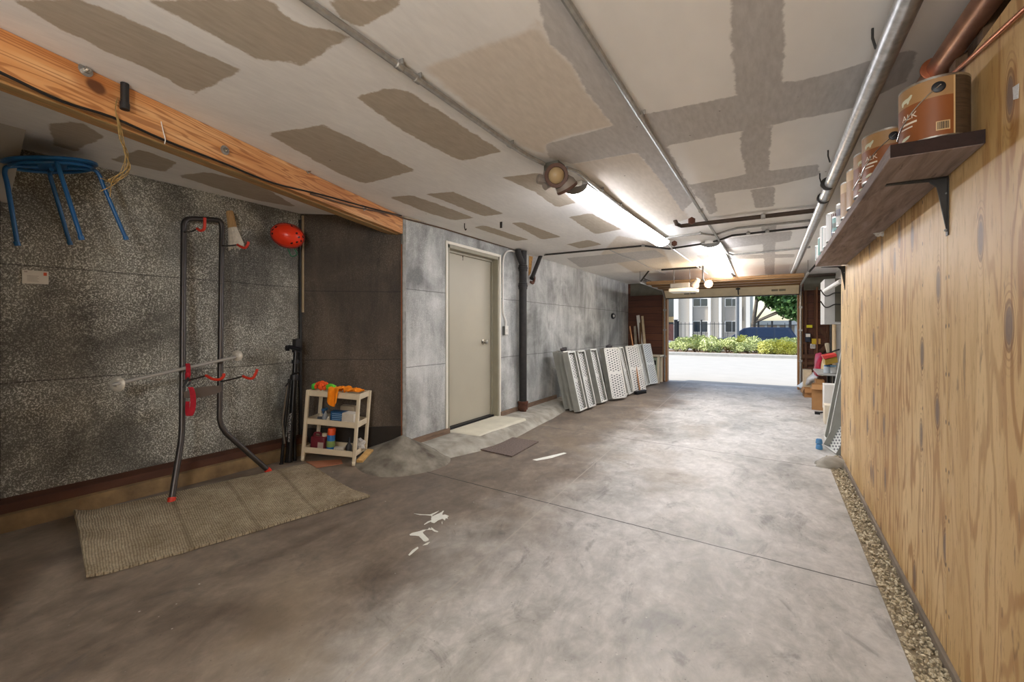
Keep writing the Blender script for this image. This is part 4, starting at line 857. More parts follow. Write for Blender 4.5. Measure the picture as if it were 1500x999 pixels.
# ================================================================== REPAIR STAND
m_sb = M('stand_black', '#141415', .3, .3, var=.2); ks0, ks1 = kof(at_f(427, 678)), kof(at_f(427, 678)) + .12
def sp_(px, py, dk=0): f = (678 - py) / 170; return at_d(px, py, ks0 * (1 - f) + ks1 * f + dk)
t = thing('bike_stand', 'folded black bike repair stand with white lettering in alcove corner', 'repair stand', at_f(423, 680))
g = MB(); g.tube([sp_(424, 677), sp_(434, 508)], .021, 16); mn = g.build('mast', m_sb, t)
g = MB(); dz = (sp_(434, 520) - sp_(424.5, 672)).normalized(); T = frame(sp_(424.5, 655), -Vector((-SN, CS, 0)), dz); r_t = .0222
def wrap(o):
    def f(x, y): a = (-y + .006) / r_t; return T @ Vector((r_t * math.cos(a), r_t * math.sin(a), o + x))
    return f
add_text(g, 'FEEDBACK', .034, wrap(.12)); add_text(g, 'SPORTS', .02, wrap(.045)); g.build('lettering', M('white_print', '#d5d3cf', .5), mn, smooth=False)
for py, h, r in ((553, .05, .034), (530, .03, .03), (513, .04, .032)):
    g = MB(); g.lathe([(0, -h / 2), (r, -h / 2), (r * 1.06, 0), (r, h / 2), (0, h / 2)], frame(sp_(424 + (677 - py) * 10 / 169, py), lat, dz), 14); g.build('collar', m_blk, t)
for px0, py0, px1, py1, dk in ((431, 552, 432, 676, .06), (424, 555, 412, 680, -.03), (430, 550, 420, 676, .02)):
    g = MB(); g.tube([sp_(px0, py0, dk), sp_(px1, py1, dk)], .013, 10); l = g.build('leg', m_sb, t)
    g = MB(); p = sp_(px1, py1, dk); g.ball(p + Vector((0, 0, .0)), .018, (1.3, 1, .8), 2); g.build('foot', m_blk, l)
g = MB(); g.tube([sp_(421, 562, -.04), sp_(414.5, 612, -.05), sp_(413, 616, -.05), sp_(417, 650, -.04)], .0085, 8); g.build('brace', M('stand_silver', '#75726c', .35, .8), t)
g = MB(); c = sp_(434, 505); g.beam(c + Vector((0, 0, -.03)), c + Vector((0, 0, .05)), .04, .05); g.tube([sp_(423, 508, -.05), sp_(441, 512, -.05)], .018, 10); g.tube([sp_(435, 512), sp_(436, 496)], .012, 8); g.lathe([(0, -.01), (.025, -.01), (.025, .01), (0, .01)], frame(sp_(421, 510, -.06), (0, 0, 1), (-.8, -.5, 0)), 12); g.build('clamp_head', m_blk, t)
g = MB(); g.tube([sp_(426, 556, -.05), sp_(418, 566, -.06)], .007, 8); g.tube([sp_(428, 548, -.05), sp_(440, 545, -.07)], .007, 8); g.build('lever', m_blk, t)
# ================================================================== TROLLEY
FL, FR = at_f(443.5, 675), at_f(518, 682); xa = (FR - FL); W = xa.length; xa.normalize(); tilt = R(-4.5)
T = frame(FL, xa, (0, 0, 1)); T = T @ Matrix.Rotation(-tilt, 4, 'Y'); D, Hh = .23, .60
t = thing('trolley', 'beige plastic three-tier trolley against the brown alcove wall', 'trolley', FL, mat=T); Ttr = T
for z, h in ((.555, .05), (.315, .05), (.07, .05)):
    g = MB(); th = .006
    g.box((.0, .0, z), (W, D, z + .006)); g.box((0, 0, z), (W, th, z + h)); g.box((0, D - th, z), (W, D, z + h)); g.box((0, 0, z), (th, D, z + h)); g.box((W - th, 0, z), (W, D, z + h))
    g.box((-.003, -.003, z + h - .008), (W + .003, .006, z + h)); g.box((-.003, D - .006, z + h - .008), (W + .003, D + .003, z + h)); g.build('tray', m_trolley, t, world=False, bev=.002)
for x, y in ((0, 0), (W, 0), (0, D), (W, D)):
    g = MB(); g.box((x - .013, y - .013, .035), (x + .013, y + .013, Hh + .005)); pp = g.build('post', m_trolley, t, world=False, bev=.004)
    g = MB(); g.lathe([(0, -.012), (.02, -.012), (.024, -.006), (.024, .006), (.02, .012), (0, .012)], frame((x, y, .022), (0, 0, 1), (1, .3, 0)), 16); g.box((x - .012, y - .012, .028), (x + .012, y + .012, .05)); g.build('caster', m_trolley, t, world=False)
def L_(x, y, z): return Ttr @ Vector((x * W, y, z))
def lsolo(g, name, mat, label, cat, **kw): o = g.build(name, mat, None, **kw); base(o); return tag(o, label, cat)
R3 = Ttr.to_3x3()
def LB(g, x, y, z, sx, sy, sz, rot=0):
    M4 = Ttr @ Matrix.Translation((x * W, y, z)) @ Matrix.Rotation(rot, 4, 'Z'); g.box((-sx / 2, -sy / 2, 0), (sx / 2, sy / 2, sz), M4); return M4
g = MB(); M4 = LB(g, .52, .13, .3215, .13, .08, .1, .05); bx = lsolo(g, 'carton', M('blue_carton', '#1d4f7d', .45, var=.15), 'blue carton on the middle tray of the trolley', 'box', bev=.003)
g = MB()
for k in range(4): g.box((-.05, -.0412, .03 + k * .016), (.03 + .005 * k, -.0402, .035 + k * .016), M4)
q = g.build('print', M('pale_blue_print', '#8fb3d3', .5), None); q.parent = bx; q.matrix_parent_inverse = Matrix.Translation(bx.location).inverted()
g = MB(); M4 = LB(g, .6, .215, .3215, .12, .07, .135, .02); lsolo(g, 'carton', M('beige_carton', '#9a8d78', .6), 'beige carton with slot behind the blue one', 'box', bev=.003)
g = MB(); LB(g, .79, .085, .3215, .11, .1, .105, -.12); lsolo(g, 'carton', M('white_carton', '#cfc8bb', .6), 'white square carton at the right of the middle tray', 'box', bev=.003)
def bottle(x, y, z, prof, mat, label, name='bottle', cat='bottle', cap=None, capmat=None, sx=1, sy=1, extra=None):
    t2 = thing(name, label, cat, L_(x, y, z)); M4 = Ttr @ Matrix.Translation((x * W, y, z))
    g = MB(); g.lathe(prof, M4, 20, sx, sy); b = g.build('body', mat, t2)
    if cap: g = MB(); g.lathe(cap, M4, 16); g.build('cap', capmat, t2)
    if extra: extra(t2, M4)
    return t2
def trig(t2, M4):
    g = MB(); g.box((-.012, -.05, .105), (.012, .02, .125), M4); g.box((-.004, -.045, .08), (.004, -.03, .108), M4); g.build('trigger', m_blue, t2, bev=.003)
bottle(.27, .09, .3215, [(0, 0), (.022, 0), (.024, .01), (.022, .06), (.01, .085), (.01, .1), (0, .1)], M('bottle_grey', '#8b9299', .35), 'small blue-topped spray bottle at the left of the middle tray', extra=trig)
bottle(.37, .06, .3215, [(0, 0), (.014, 0), (.014, .04), (.006, .05), (0, .05)], M('milky', '#c5bda8', .4), 'tiny milky bottle before the blue carton', cap=[(0, .048), (.008, .048), (.007, .06), (0, .061)], capmat=m_white)
g = MB(); LB(g, .17, .1, .3215, .05, .12, .03, .5); lsolo(g, 'sponge', M('grey_sponge', '#6f7682', .9), 'grey sponge at the far left of the middle tray', 'sponge', bev=.004)
g = MB(); g.ball(L_(.93, .12, .34), .035, (1, 1, .6), 2, jit=.5); lsolo(g, 'rag', M('pale_rag', '#b4b0a8', .9), 'pale crumpled rag behind the white carton', 'rag')
g2 = thing('jug', 'dark red plastic jug on the bottom tray of the trolley', 'jug', L_(.2, .1, .0765)); M4 = Ttr @ Matrix.Translation((.2 * W, .1, .0765))
g = MB(); g.box((-.07, -.04, 0), (.06, .04, .12), M4); g.build('body', M('red_jug', '#6e2630', .35, var=.15), g2, bev=.012)
g = MB(); g.lathe([(0, .12), (.02, .12), (.02, .145), (0, .146)], M4 @ Matrix.Translation((.035, 0, 0)), 16); g.build('cap', m_trolley, g2)
g = MB(); g.tube(bez([M4 @ Vector((-.06, 0, .11)), M4 @ Vector((-.05, 0, .14)), M4 @ Vector((-.01, 0, .145)), M4 @ Vector((.01, 0, .125))], 4), .009, 8); g.build('handle', M('red_jug', '#6e2630'), g2)
g = MB(); g.box((.0, -.0415, .015), (.05, -.0405, .075), M4); g.build('label', M('jug_label', '#b9a79c', .6), g2)
def wrap_(t2, M4):
    g = MB(); g.lathe([(.0338, .05), (.0342, .052), (.0342, .1), (.0338, .102)], M4, 24); g.build('label', M('can_label', '#7d9455', .5), t2)
bottle(.46, .06, .0765, [(0, 0), (.033, 0), (.0335, .004), (.0335, .145), (.028, .16), (0, .161)], M('can_blue', '#2a6cb0', .35, .2), 'blue spray can with orange cap on the bottom tray', 'spray_can', 'spray can', cap=[(0, .152), (.0325, .152), (.0325, .2), (.028, .207), (0, .208)], capmat=M('cap_orange', '#e2511c', .4), extra=wrap_)
g = MB(); LB(g, .66, .045, .0765, .085, .05, .055, .06); o = lsolo(g, 'carton', M('label_carton', '#c3bcae', .6), 'small white carton with dark print beside the spray can', 'box', bev=.002)
g = MB(); M4 = Ttr @ Matrix.Translation((.66 * W, .045, .0765)) @ Matrix.Rotation(.06, 4, 'Z')
for k, (a, b) in enumerate(((-.035, -.03), (-.026, -.022), (-.015, -.004), (0, .008), (.014, .02), (.026, .034))): g.box((a, -.0262, .015), (b, -.0252, .04), M4)
q = g.build('print', m_blk, None); q.parent = o; q.matrix_parent_inverse = Matrix.Translation(o.location).inverted()
bottle(.82, .06, .0765, [(0, 0), (.026, 0), (.028, .01), (.026, .07), (.01, .095), (.007, .14), (0, .141)], m_blk, 'black nozzle bottle at the right of the bottom tray')
g = MB(); g.ball(L_(.93, .16, .125), .055, (1, .9, 1.1), 3, jit=.45); lsolo(g, 'mesh_bag', M('mesh_white', '#b9b4aa', .8, var=.35, scale=80, bump=.6), 'white net bag at the rear right of bottom tray', 'bag')
# cloths on top
m_oc = M('orange_microfibre', '#f08a12', .95, var=.12, scale=30, bump=.4)
g = MB(); grid = []; rnd = random.Random(8)
for i in range(22):
    u = i / 21; row = []
    for j in range(14):
        v = j / 13
        x = .52 + .38 * u + .05 * math.sin(v * 5) ; y = .17 - .12 * v + .03 * math.sin(u * 7)
        z = .607 + .03 * abs(math.sin(u * 6 + v * 3)) * (1 - .4 * u) + .018 * mnoise.noise(Vector((u * 5, v * 5, 1)))
        row.append(L_(x, y, z))
    grid.append(row)
g.sheet(grid, .008)
grid = []
for i in range(16):
    u = i / 15; row = []
    for j in range(12):
        v = j / 11; w = .2 * (1 - .35 * max(0, u - .5))
        hang = max(0, u - .45); x = .42 + w * v + .06 * hang * math.sin(v * 3); y = .1 - .22 * min(u, .5) - (.012 + .012 * math.sin(v * 9)) * (hang > 0)
        z = .645 - .02 * abs(math.sin(v * 6)) * (1 - u) if hang <= 0 else .625 - hang * (.2 + .07 * math.sin(v * 3.1)) + .02 * (1 - hang)
        row.append(L_(x, min(y, -.012 if hang > 0 else 1), z))
    grid.append(row)
g.sheet(grid, .007); lsolo(g, 'cleaning_cloth', m_oc, 'orange cloth draped over front edge of the trolley top', 'cloth', ang=60)
g2 = thing('pompom_duster', 'bright orange chenille duster on the trolley top tray', 'duster', L_(.16, .08, .61)); g = MB(); rnd = random.Random(4)
for k in range(70):
    a = rnd.uniform(0, 6.28); e = rnd.uniform(0, 1.5); c = L_(.16 + .13 * math.cos(a) * math.cos(e), .09 + .06 * math.sin(a) * math.cos(e), .615 + .045 * math.sin(e))
    g.ball(c, .014, (1, 1, 1.3), 1)
g.build('strands', M('duster_orange', '#e85a20', .9, var=.2, scale=50), g2)
g = MB(); g.ball(L_(.05, .06, .63), .028, (.8, 1, 1), 2, jit=.3); g.build('cuff', M('duster_green', '#49b53a', .9), g2)
g = MB(); g.ball(L_(.36, .07, .635), .045, (1.1, .8, .55), 3, jit=.5); lsolo(g, 'glove', M('lime_green', '#6fd23a', .85, var=.15), 'lime green glove between the duster and the orange cloth', 'glove')
# cardboard and block on the floor
P = [at_f(a, b) for a, b in ((448, 677), (500, 674), (502, 680), (464, 686))]
g = MB(); g.prism([q + Vector((0, 0, .002)) for q in P], (0, 0, .005)); solo(g, 'cardboard_sheet', M('pinkish_card', '#a0694d', .85, var=.15), 'reddish cardboard sheet lying under the trolley', 'cardboard')
a, b = at_f(527, 681), at_f(541, 672); g = MB(); d = (b - a).normalized(); b2 = b + Vector((0, 0, .04)) + d * .02; g.beam(a + Vector((0, 0, .022)), b2 + Vector((0, 0, .022)), .06, .04); solo(g, 'wood_block', m_woodraw, 'pale wooden block leaning on the concrete heap by the trolley', 'block', bev=.002)
# ================================================================== DOORMAT, PAINT SPILLS, FLOOR BITS
P = [at_z(a, b, 0) for a, b in ((700, 659), (741, 640.5), (789, 648), (750, 670))]
g = MB(); grid = []
for i in range(16):
    u = i / 15; grid.append([(P[0] * (1 - u) + P[1] * u) * (1 - j / 11) + (P[3] * (1 - u) + P[2] * u) * (j / 11) + Vector((0, 0, .007 + .001 * mnoise.noise(Vector((i, j, 0)) * .7))) for j in range(12)])
g.sheet(grid, .011); solo(g, 'doormat', M('brown_mat', '#6d5f57', .95, var=.45, scale=90, bump=.8, bsc=120), 'small brown doormat on the floor before the beige door', 'doormat')
m_spill = M('white_paint_spill', '#dbdbd0', .6, var=.08, scale=30)
def spill(polys, label, name='paint_spill'):
    g = MB()
    for pl in polys: g.prism([at_z(a, b, .0006) for a, b in pl], (0, 0, .0012))
    solo(g, name, m_spill, label, 'paint spill')
def cr(pts): return [(600 + x / 16.65, 740 + y / 16.65) for x, y in pts]
spill([cr([(100, 205), (300, 225), (500, 230), (640, 170), (720, 140), (660, 185), (560, 245), (520, 320), (560, 270), (700, 210), (780, 170), (810, 140), (840, 140), (800, 200), (800, 240), (870, 230), (960, 270), (920, 285), (935, 325), (880, 320), (860, 375), (800, 330), (700, 370), (600, 440), (530, 420), (520, 400), (440, 440), (360, 480), (350, 470), (440, 400), (530, 370), (530, 260), (400, 245), (250, 240)]), cr([(780, 410), (800, 400), (800, 450), (790, 470)])], 'splashed star-shaped white paint spill on the brownish floor')
spill([cr([(0, 715), (60, 680), (250, 635), (330, 605), (440, 595), (480, 550), (530, 590), (520, 545), (560, 560), (620, 610), (700, 640), (680, 660), (600, 645), (540, 600), (400, 605), (320, 660), (340, 700), (400, 760), (470, 830), (460, 860), (390, 890), (340, 880), (300, 830), (230, 760), (150, 745), (10, 740)])], 'hook-shaped white paint spill nearer than the star-shaped splash')
spill([[(780, 673.5), (800, 669), (826, 663), (830, 664), (808, 671), (786, 675)]], 'pale paint smear on the floor beside doormat')
spill([[(598, 813), (604, 806), (612, 801), (613, 803), (606, 809), (600, 814)], [(619, 799), (626, 795), (630, 794), (626, 798)]], 'row of small white paint drips below the paint spills')
# ================================================================== SHELF
SX0, SX1, SZ0, SZ1 = .315, WR - .002, 1.757, 1.8
SY0, SY1 = at_z(1300, 233, SZ0).y, at_z(1190, 391, SZ0).y
def shelf_mat():
    t = NT('rough_plank'); v = t.mp((5, .5, 5)); n = t.noise(5, v, 6, .65, .5); X, Y, Z = t.sep()
    c = t.ramp(n, [(.3, '#5d4d46'), (.5, '#83736c'), (.7, '#9b8c87')])
    c = t.mix(t.m2('MULTIPLY', t.sm(t.noise(11, v, 4, .7), .62, .7), .6), c, '#2b211b')
    t.bump(n, .4, .006); return t.out(c, .85)
t = thing('shelf', 'long rough wooden plank shelf on the plywood wall holding paint cans', 'shelf', (WR, (SY0 + SY1) / 2, SZ0))
g = MB(); g.box((SX0, SY0, SZ0), (SX1, SY1, SZ1)); g.build('plank', shelf_mat(), t, bev=.003)
g = MB(); g.box((SX0 + .002, SY0 - .004, SZ0 + .002), (SX1, SY0 + .001, SZ1 - .001)); g.build('end_grain', M('charred_end', '#2a1710', .8, var=.35, scale=20, bump=.4), t)
for yb in (at_x(1389, 300, WR).y, at_x(1238, 430, WR).y):
    g = MB(); x = WR
    g.beam((x - .002, yb, SZ0 - .21), (x - .002, yb, SZ0 - .002), .022, .004, (1, 0, 0)); g.beam((x - .002, yb, SZ0 - .003), (x - .17, yb, SZ0 - .003), .022, .004)
    prof = [(x - .002, yb, SZ0 - .2), (x - .004, yb, SZ0 - .2), (x - .03, yb, SZ0 - .035), (x - .05, yb, SZ0 - .012), (x - .165, yb, SZ0 - .005), (x - .165, yb, SZ0 - .002), (x - .002, yb, SZ0 - .002)]
    g.prism([Vector(p) + Vector((0, -.004, 0)) for p in prof], (0, .008, 0)); b = g.build('bracket', m_dkm, t, bev=.001)
    for z in (SZ0 - .19, SZ0 - .06):
        g = MB(); g.ball((x - .006, yb, z), .006, (1, 1, 1), 1); g.build('screw', m_steel, b)
# ---- paint cans
m_rim = M('tin_rim', '#a9a59d', .3, .9, var=.1)
CANS = []
def paint_can(x, y, label, wraps, r=.0825, h=.19, face=None, detail=False, grp='paint cans on the plank shelf', lid=None):
    t = thing('paint_can', label, 'paint can', (x, y, SZ1 + .001), grp); M4 = Matrix.Translation((x, y, SZ1 + .001))
    g = MB(); g.lathe([(0, .004), (r - .004, .004), (r - .002, 0), (r + .001, .002), (r + .001, .006), (r - .001, .008), (r - .001, h - .01), (r + .001, h - .008), (r + .001, h - .001), (r - .004, h), (r - .012, h - .006), (0, h - .006)], M4, 40); g.build('body', lid or m_rim, t)
    for a0, a1, z0, z1, m, nm in wraps:
        g = MB(); n = max(3, int(abs(a1 - a0) / 8)); grid = [[M4 @ Vector(((r + .0004) * math.cos(R(a0 + (a1 - a0) * i / n)), (r + .0004) * math.sin(R(a0 + (a1 - a0) * i / n)), z)) for z in (z0 * h, z1 * h)] for i in range(n + 1)]
        g.sheet(grid, .0008); g.build(nm, m, t)
    if face is not None:       # bail handle and its ears
        for s, e in ((face, True), (face + 180, False)):
            a = R(s); T = M4 @ frame((r * math.cos(a), r * math.sin(a), h * .8), (0, 0, 1), (math.cos(a), math.sin(a), 0))
            g = MB(); g.lathe([(0, 0), (.0155, 0), (.0165, .003), (.013, .005), (0, .004)], T, 20); g.build('ear', m_blk, t)
        a = R(face); o = lambda ang, z, k=1.02: M4 @ Vector((r * k * math.cos(R(ang)), r * k * math.sin(R(ang)), z * h))
        g = MB(); pts = [o(face + 3, .83, 1.06), o(face - 20, .68, 1.04), o(face - 45, .5, 1.04), o(face - 70, .32, 1.04), o(face - 90, .2, 1.04), o(face - 120, .3, 1.04), o(face - 150, .55, 1.04), o(face - 180, .8, 1.04)]
        g.tube(bez(pts, 5), .0018, 6); g.build('handle', m_chrome, t)
    return t, M4
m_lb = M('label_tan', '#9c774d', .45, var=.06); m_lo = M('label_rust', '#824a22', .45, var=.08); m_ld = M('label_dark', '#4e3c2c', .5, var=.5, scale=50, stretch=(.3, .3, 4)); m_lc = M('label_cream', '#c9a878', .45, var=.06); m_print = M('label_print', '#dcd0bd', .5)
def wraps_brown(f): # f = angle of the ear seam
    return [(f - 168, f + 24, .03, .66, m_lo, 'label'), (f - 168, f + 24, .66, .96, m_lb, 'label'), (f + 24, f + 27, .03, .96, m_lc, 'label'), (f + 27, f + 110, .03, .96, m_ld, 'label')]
cp = [(.437, SY0 + .086), (.392, 2.245), (.392, 2.46), (.392, 2.68), (.392, 2.9)]
labs = ['large brown-orange paint can nearest on the shelf, barcode and black ear showing', 'brown paint can directly behind the nearest barcode can', 'brown paint can, third along the shelf from the barcode can', 'tan paint can, fourth along the shelf from the barcode can', 'tan paint can, fifth along shelf, before the small pale tins']
for i, ((x, y), lb) in enumerate(zip(cp, labs)):
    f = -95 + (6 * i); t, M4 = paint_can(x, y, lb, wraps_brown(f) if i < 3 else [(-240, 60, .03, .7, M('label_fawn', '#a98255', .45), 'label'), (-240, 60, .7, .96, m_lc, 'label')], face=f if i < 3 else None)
    if i < 3:
        r, h = .0825, .19
        def onc(a, z, e=.0012): return M4 @ Vector(((r + e) * math.cos(R(a)), (r + e) * math.sin(R(a)), z))
        def band(g, a0, a1, z0, z1, e=.0014):
            n = 6; g.sheet([[onc(a0 + (a1 - a0) * k / n, z, e) for z in (z0, z1)] for k in range(n + 1)], .0005)
        g = MB(); band(g, f - 4, f + 18, .02, .048); g.build('barcode', m_lc, t)
        g = MB(); rnd = random.Random(9); a = f - 2
        while a < f + 16:
            w = rnd.choice((.5, .8, 1.3)); band(g, a, a + w, .023, .045, .0022); a += w + rnd.choice((.6, .9))
        g.build('barcode_stripes', m_blk, t)
        g = MB()
        def wr(a0, z0, rot=0): return lambda x, y: onc(a0 + math.degrees(x / r), z0 + y, .0018)
        add_text(g, 'ALK', .026, wr(f - 66, .082))
        for k, (w, z, s) in enumerate(((34, .066, .006), (26, .054, .004))): band(g, f - 68, f - 68 + w, z, z + s, .0016)
        g.build('lettering', m_print, t, smooth=False)
        g = MB()   # pale animal-like mark as two blobs
        def blob(pts): g.poly([onc(f - 68 + a, z, .002) for a, z in pts])
        blob([(0, .143), (4, .149), (10, .151), (18, .152), (23, .158), (26, .155), (24, .147), (20, .14), (18, .132), (15, .132), (14, .139), (7, .138), (5, .131), (2, .131)]); g.build('emblem', M('emblem_pale', '#c8c5a8', .5), t); g = MB(); blob([(0, .02), (6, .027), (15, .03), (22, .03), (18, .022), (8, .017)])
        g.build('emblem', M('emblem_pale', '#c8c5a8', .5), t)
def plain_can(x, y, r, h, label, col, band, name='label'):
    return paint_can(x, y, label, [(-280, 80, .04, .96, col, name)] + band, r=r, h=h)
plain_can(.355, 3.1, .045, .13, 'small white and lilac tin behind the tan cans', m_white, [(-280, 80, .45, .75, M('lilac', '#8a8fc0', .5), 'label')])
plain_can(.355, 3.3, .045, .1, 'small pale teal tin on the shelf behind the lilac tin', M('pale_teal', '#8fb8b3', .5), [(-280, 80, .3, .6, m_white, 'label')])
mw = M('label_maroon', '#5d1420', .45, var=.15); mb_ = M('label_cobalt', '#3a4a8f', .45)
plain_can(.39, 3.62, .083, .19, 'white can with dark red and blue label at mid shelf', m_white, [(-135, 60, .38, .93, mw, 'label'), (-135, 60, .22, .38, mb_, 'label'), (-135, 60, .06, .22, M('label_greyblue', '#77737f', .5), 'label')])
plain_can(.37, 3.86, .06, .15, 'plain white tin behind the dark red labelled can', m_white, [])
mt = M('label_teal', '#3f7f7a', .45, var=.1)
plain_can(.39, 4.07, .083, .19, 'large teal and white can near the far end of shelf', m_white, [(-150, 70, .05, .95, mt, 'label')])
plain_can(.365, 4.29, .055, .15, 'slim sea-green can, third from the far end of shelf', M('sea_green', '#5d8f82', .45), [])
plain_can(.355, 4.44, .045, .11, 'pale tin, second from the far end of the shelf', m_white, [])
plain_can(.36, 4.56, .05, .13, 'dark slate tin at the far end of the shelf', M('slate_tin', '#4d5558', .45), [])
# bits by the shelf
p = at_x(1291, 337, WR - .01); g = MB(); rnd = random.Random(6)
for k in range(12): g.ball(p + Vector((rnd.uniform(-.02, .008), rnd.uniform(-.05, .04), rnd.uniform(-.035, .02))), rnd.uniform(.008, .018), (1, 1.4, .9), 1, jit=.4)
solo(g, 'foam_lump', M('white_foam', '#d2d0cb', .9), 'white lump of hardened foam under the plank shelf', 'foam')
p = [at_x(a, b, WR - .001) for a, b in ((1484, 128), (1493, 122), (1492, 144), (1485, 146))]; g = MB(); g.prism(p, (-.001, 0, 0)); solo(g, 'price_sticker', M('sticker_white', '#c9c8c4', .5, var=.2, scale=200), 'small white printed sticker on plywood above the nearest can', 'sticker')
# ================================================================== PERFORATED TRAYS
def tray_face():
    t = NT('perforated_face'); X, Y, Z = t.sep()
    u = t.m2('FRACT', t.m2('MULTIPLY', Y, 1 / .046)); r_ = t.m2('FLOOR', t.m2('MULTIPLY', Y, 1 / .046)); v = t.m2('FRACT', t.m2('ADD', t.m2('MULTIPLY', Z, 1 / .042), t.m2('MULTIPLY', r_, .5)))
    a = t.sm(t.m2('ABSOLUTE', t.m2('SUBTRACT', u, .5)), .36, .28); b = t.sm(t.m2('ABSOLUTE', t.m2('SUBTRACT', v, .5)), .28, .2)
    mid = t.sm(t.m2('ABSOLUTE', t.m2('SUBTRACT', Z, .43)), .02, .03)
    return t.out(t.mix(t.m2('MULTIPLY', t.m2('MULTIPLY', a, b), mid), '#d0d0cb', '#55575a'), .45, .1)
m_pf = tray_face()
m_tray_lit = M('tray_lit_rim', '#cfcfc8', .45, .1, var=.05)  # lips and end rims made whiter, brightness of lit edges put into the colour
TW, TD = .27, .095
def make_tray(label, group, flush):
    """tray standing on its short edge; local z up its length, y across, x outwards (open side +x)"""
    t = thing('perforated_tray', label, 'tray', (0, 0, 0), group, mat=Matrix.Identity(4)); Lh, w, d = .86, TW, TD
    g = MB()
    for a, b in ((-w / 2, -w / 2 + .006), (w / 2 - .006, w / 2)): g.box((0, a, 0), (d, b, Lh))
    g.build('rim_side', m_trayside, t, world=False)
    g = MB(); g.box((0, -w / 2, 0), (d, w / 2, .006)); g.box((0, -w / 2, Lh - .006), (d, w / 2, Lh)); g.build('rim_end', m_tray_lit, t, world=False)
    g = MB(); q_ = d - .012 if flush else d - .05; g.box((q_, -w / 2 + .006, .006), (q_ + .006, w / 2 - .006, Lh - .006)); g.build('perforated_plate', m_pf, t, world=False)
    g = MB()
    for a, b in ((-w / 2, -w / 2 + .022), (w / 2 - .022, w / 2)): g.box((d - .004, a, 0), (d + .001, b, Lh))
    g.box((d - .004, -w / 2, 0), (d + .001, w / 2, .022)); g.box((d - .004, -w / 2, Lh - .022), (d + .001, w / 2, Lh)); g.build('lip', m_tray_lit, t, world=False)
    return t
def copy_tree(o, parent=None):
    c = o.copy(); COL.objects.link(c)
    if parent: c.parent = parent
    for ch in list(o.children): copy_tree(ch, c)
    return c
tray_protos = {}
def put_tray(M4, label, group, flush=0):
    if flush in tray_protos: o = copy_tree(tray_protos[flush])
    else: o = tray_protos[flush] = make_tray(label, group, flush)
    o.matrix_world = M4; o['label'] = label; o['group'] = group; return o
lean = R(13)
def corner_tray(px, py, rot, label, grp='perforated trays leaning along the left wall', sc=(1, 1, 1), flush=0):
    p = at_z(px, py, .012); M3 = Matrix.Rotation(R(rot), 4, 'Z') @ Matrix.Rotation(-lean, 4, 'Y') @ Matrix.Diagonal((*sc, 1)); c = M3 @ Vector((TD, -TW / 2, 0))
    return put_tray(Matrix.Translation((p.x - c.x, p.y - c.y, .016 - min(0, (M3 @ Vector((TD, 0, 0))).z))) @ M3, label, grp, flush)
W1 = (1, 1.35, 1)
TOPS = []
for px, py, rot, sc, fl, lb in (
 (835, 601, 0, (1, 1, 1), 0, 'innermost white perforated tray of the nearest stack'), (843, 603, 0, (1, 1, 1), 0, 'middle white tray of nearest stack, seen edge-on'), (850, 605, 0, (1, 1, 1), 0, 'outermost white perforated tray of the nearest stack'),
 (863, 600, -3, (1, 1, 1), 0, 'white perforated tray just behind the nearest stack'), (881, 592.5, -2, (1, 1, 1), 0, 'edge-on white tray right of the blue clips'), (897, 587, -24, W1, 1, 'white tray turned to show its lattice plate, nearest such tray'),
 (911, 582.5, 0, (.7, 1, 1), 0, 'inner edge-on tray of the ribbed middle stack'), (916, 581, 0, (.7, 1, 1), 0, 'second edge-on tray of the ribbed middle stack'), (921.5, 579.5, 0, (.7, 1, 1), 0, 'outer edge-on tray of the ribbed middle stack'),
 (928, 576.5, -24, W1, 1, 'white lattice tray right of the ribbed middle stack'), (942, 569.5, 0, (1, 1, 1), 0, 'grey-sided tray behind the push broom'), (944, 568, 0, (1, 1, 1), 1, 'lattice tray peeking out right of the broom handle'),
 (950, 565.5, 0, (.8, 1, 1), 0, 'edge-on tray near the far end of the row'), (952.5, 564.5, -20, (1, 1.1, 1), 1, 'farthest white lattice tray of the row by cream table')):
    o_ = corner_tray(px, py, rot, lb, sc=sc, flush=fl)
    if px in (843, 897): TOPS.append(o_.matrix_world @ Vector((TD * .5, 0, .885)))
# blue clips and dark lumps on the trays
for (px, py, x, lb) in ((862, 530, -2.62, 'small blue clip high on the nearest tray stack'), (872, 572, -2.47, 'small blue clip low between the first two tray stacks')):
    p = at_x(px, py, x); g = MB(); g.box((p.x - .02, p.y - .03, p.z - .035), (p.x + .02, p.y + .01, p.z + .02)); g.tube([p + Vector((.02, 0, .01)), p + Vector((.04, -.02, -.02)), p + Vector((.02, -.02, -.06))], .01, 6); solo(g, 'clip', m_blue, lb, 'clip')
for (px, py, lb) in ((841, 517, 'dark crumpled lump on top of the nearest tray stack'), (884, 513, 'dark crumpled lump on top of the nearest lattice tray')):
    p = TOPS[0 if px < 860 else 1]; g = MB(); g.ball(p, .05, (1, 1.5, .6), 2, jit=.7); g.ball(p + Vector((0, .06, .02)), .025, (1, 1, .7), 2, jit=.6); solo(g, 'rag', M('dark_rag', '#3c3a3c', .9), lb, 'rag')
# wall vent cap
p = at_x(897, 463, WL); t = thing('vent_cap', 'small dark vent cap with bright edge on the grey wall above trays', 'vent', p)
g = MB(); g.lathe([(0, 0), (.06, 0), (.065, .02), (.045, .05), (0, .055)], frame(p, (0, 0, 1), (1, 0, 0)), 20, 1, 1.6); g.build('hood', m_blk, t)
g = MB(); g.ball(p + Vector((.05, -.06, 0)), .03, (.6, 1, 1), 2); g.build('flap', m_white, t)
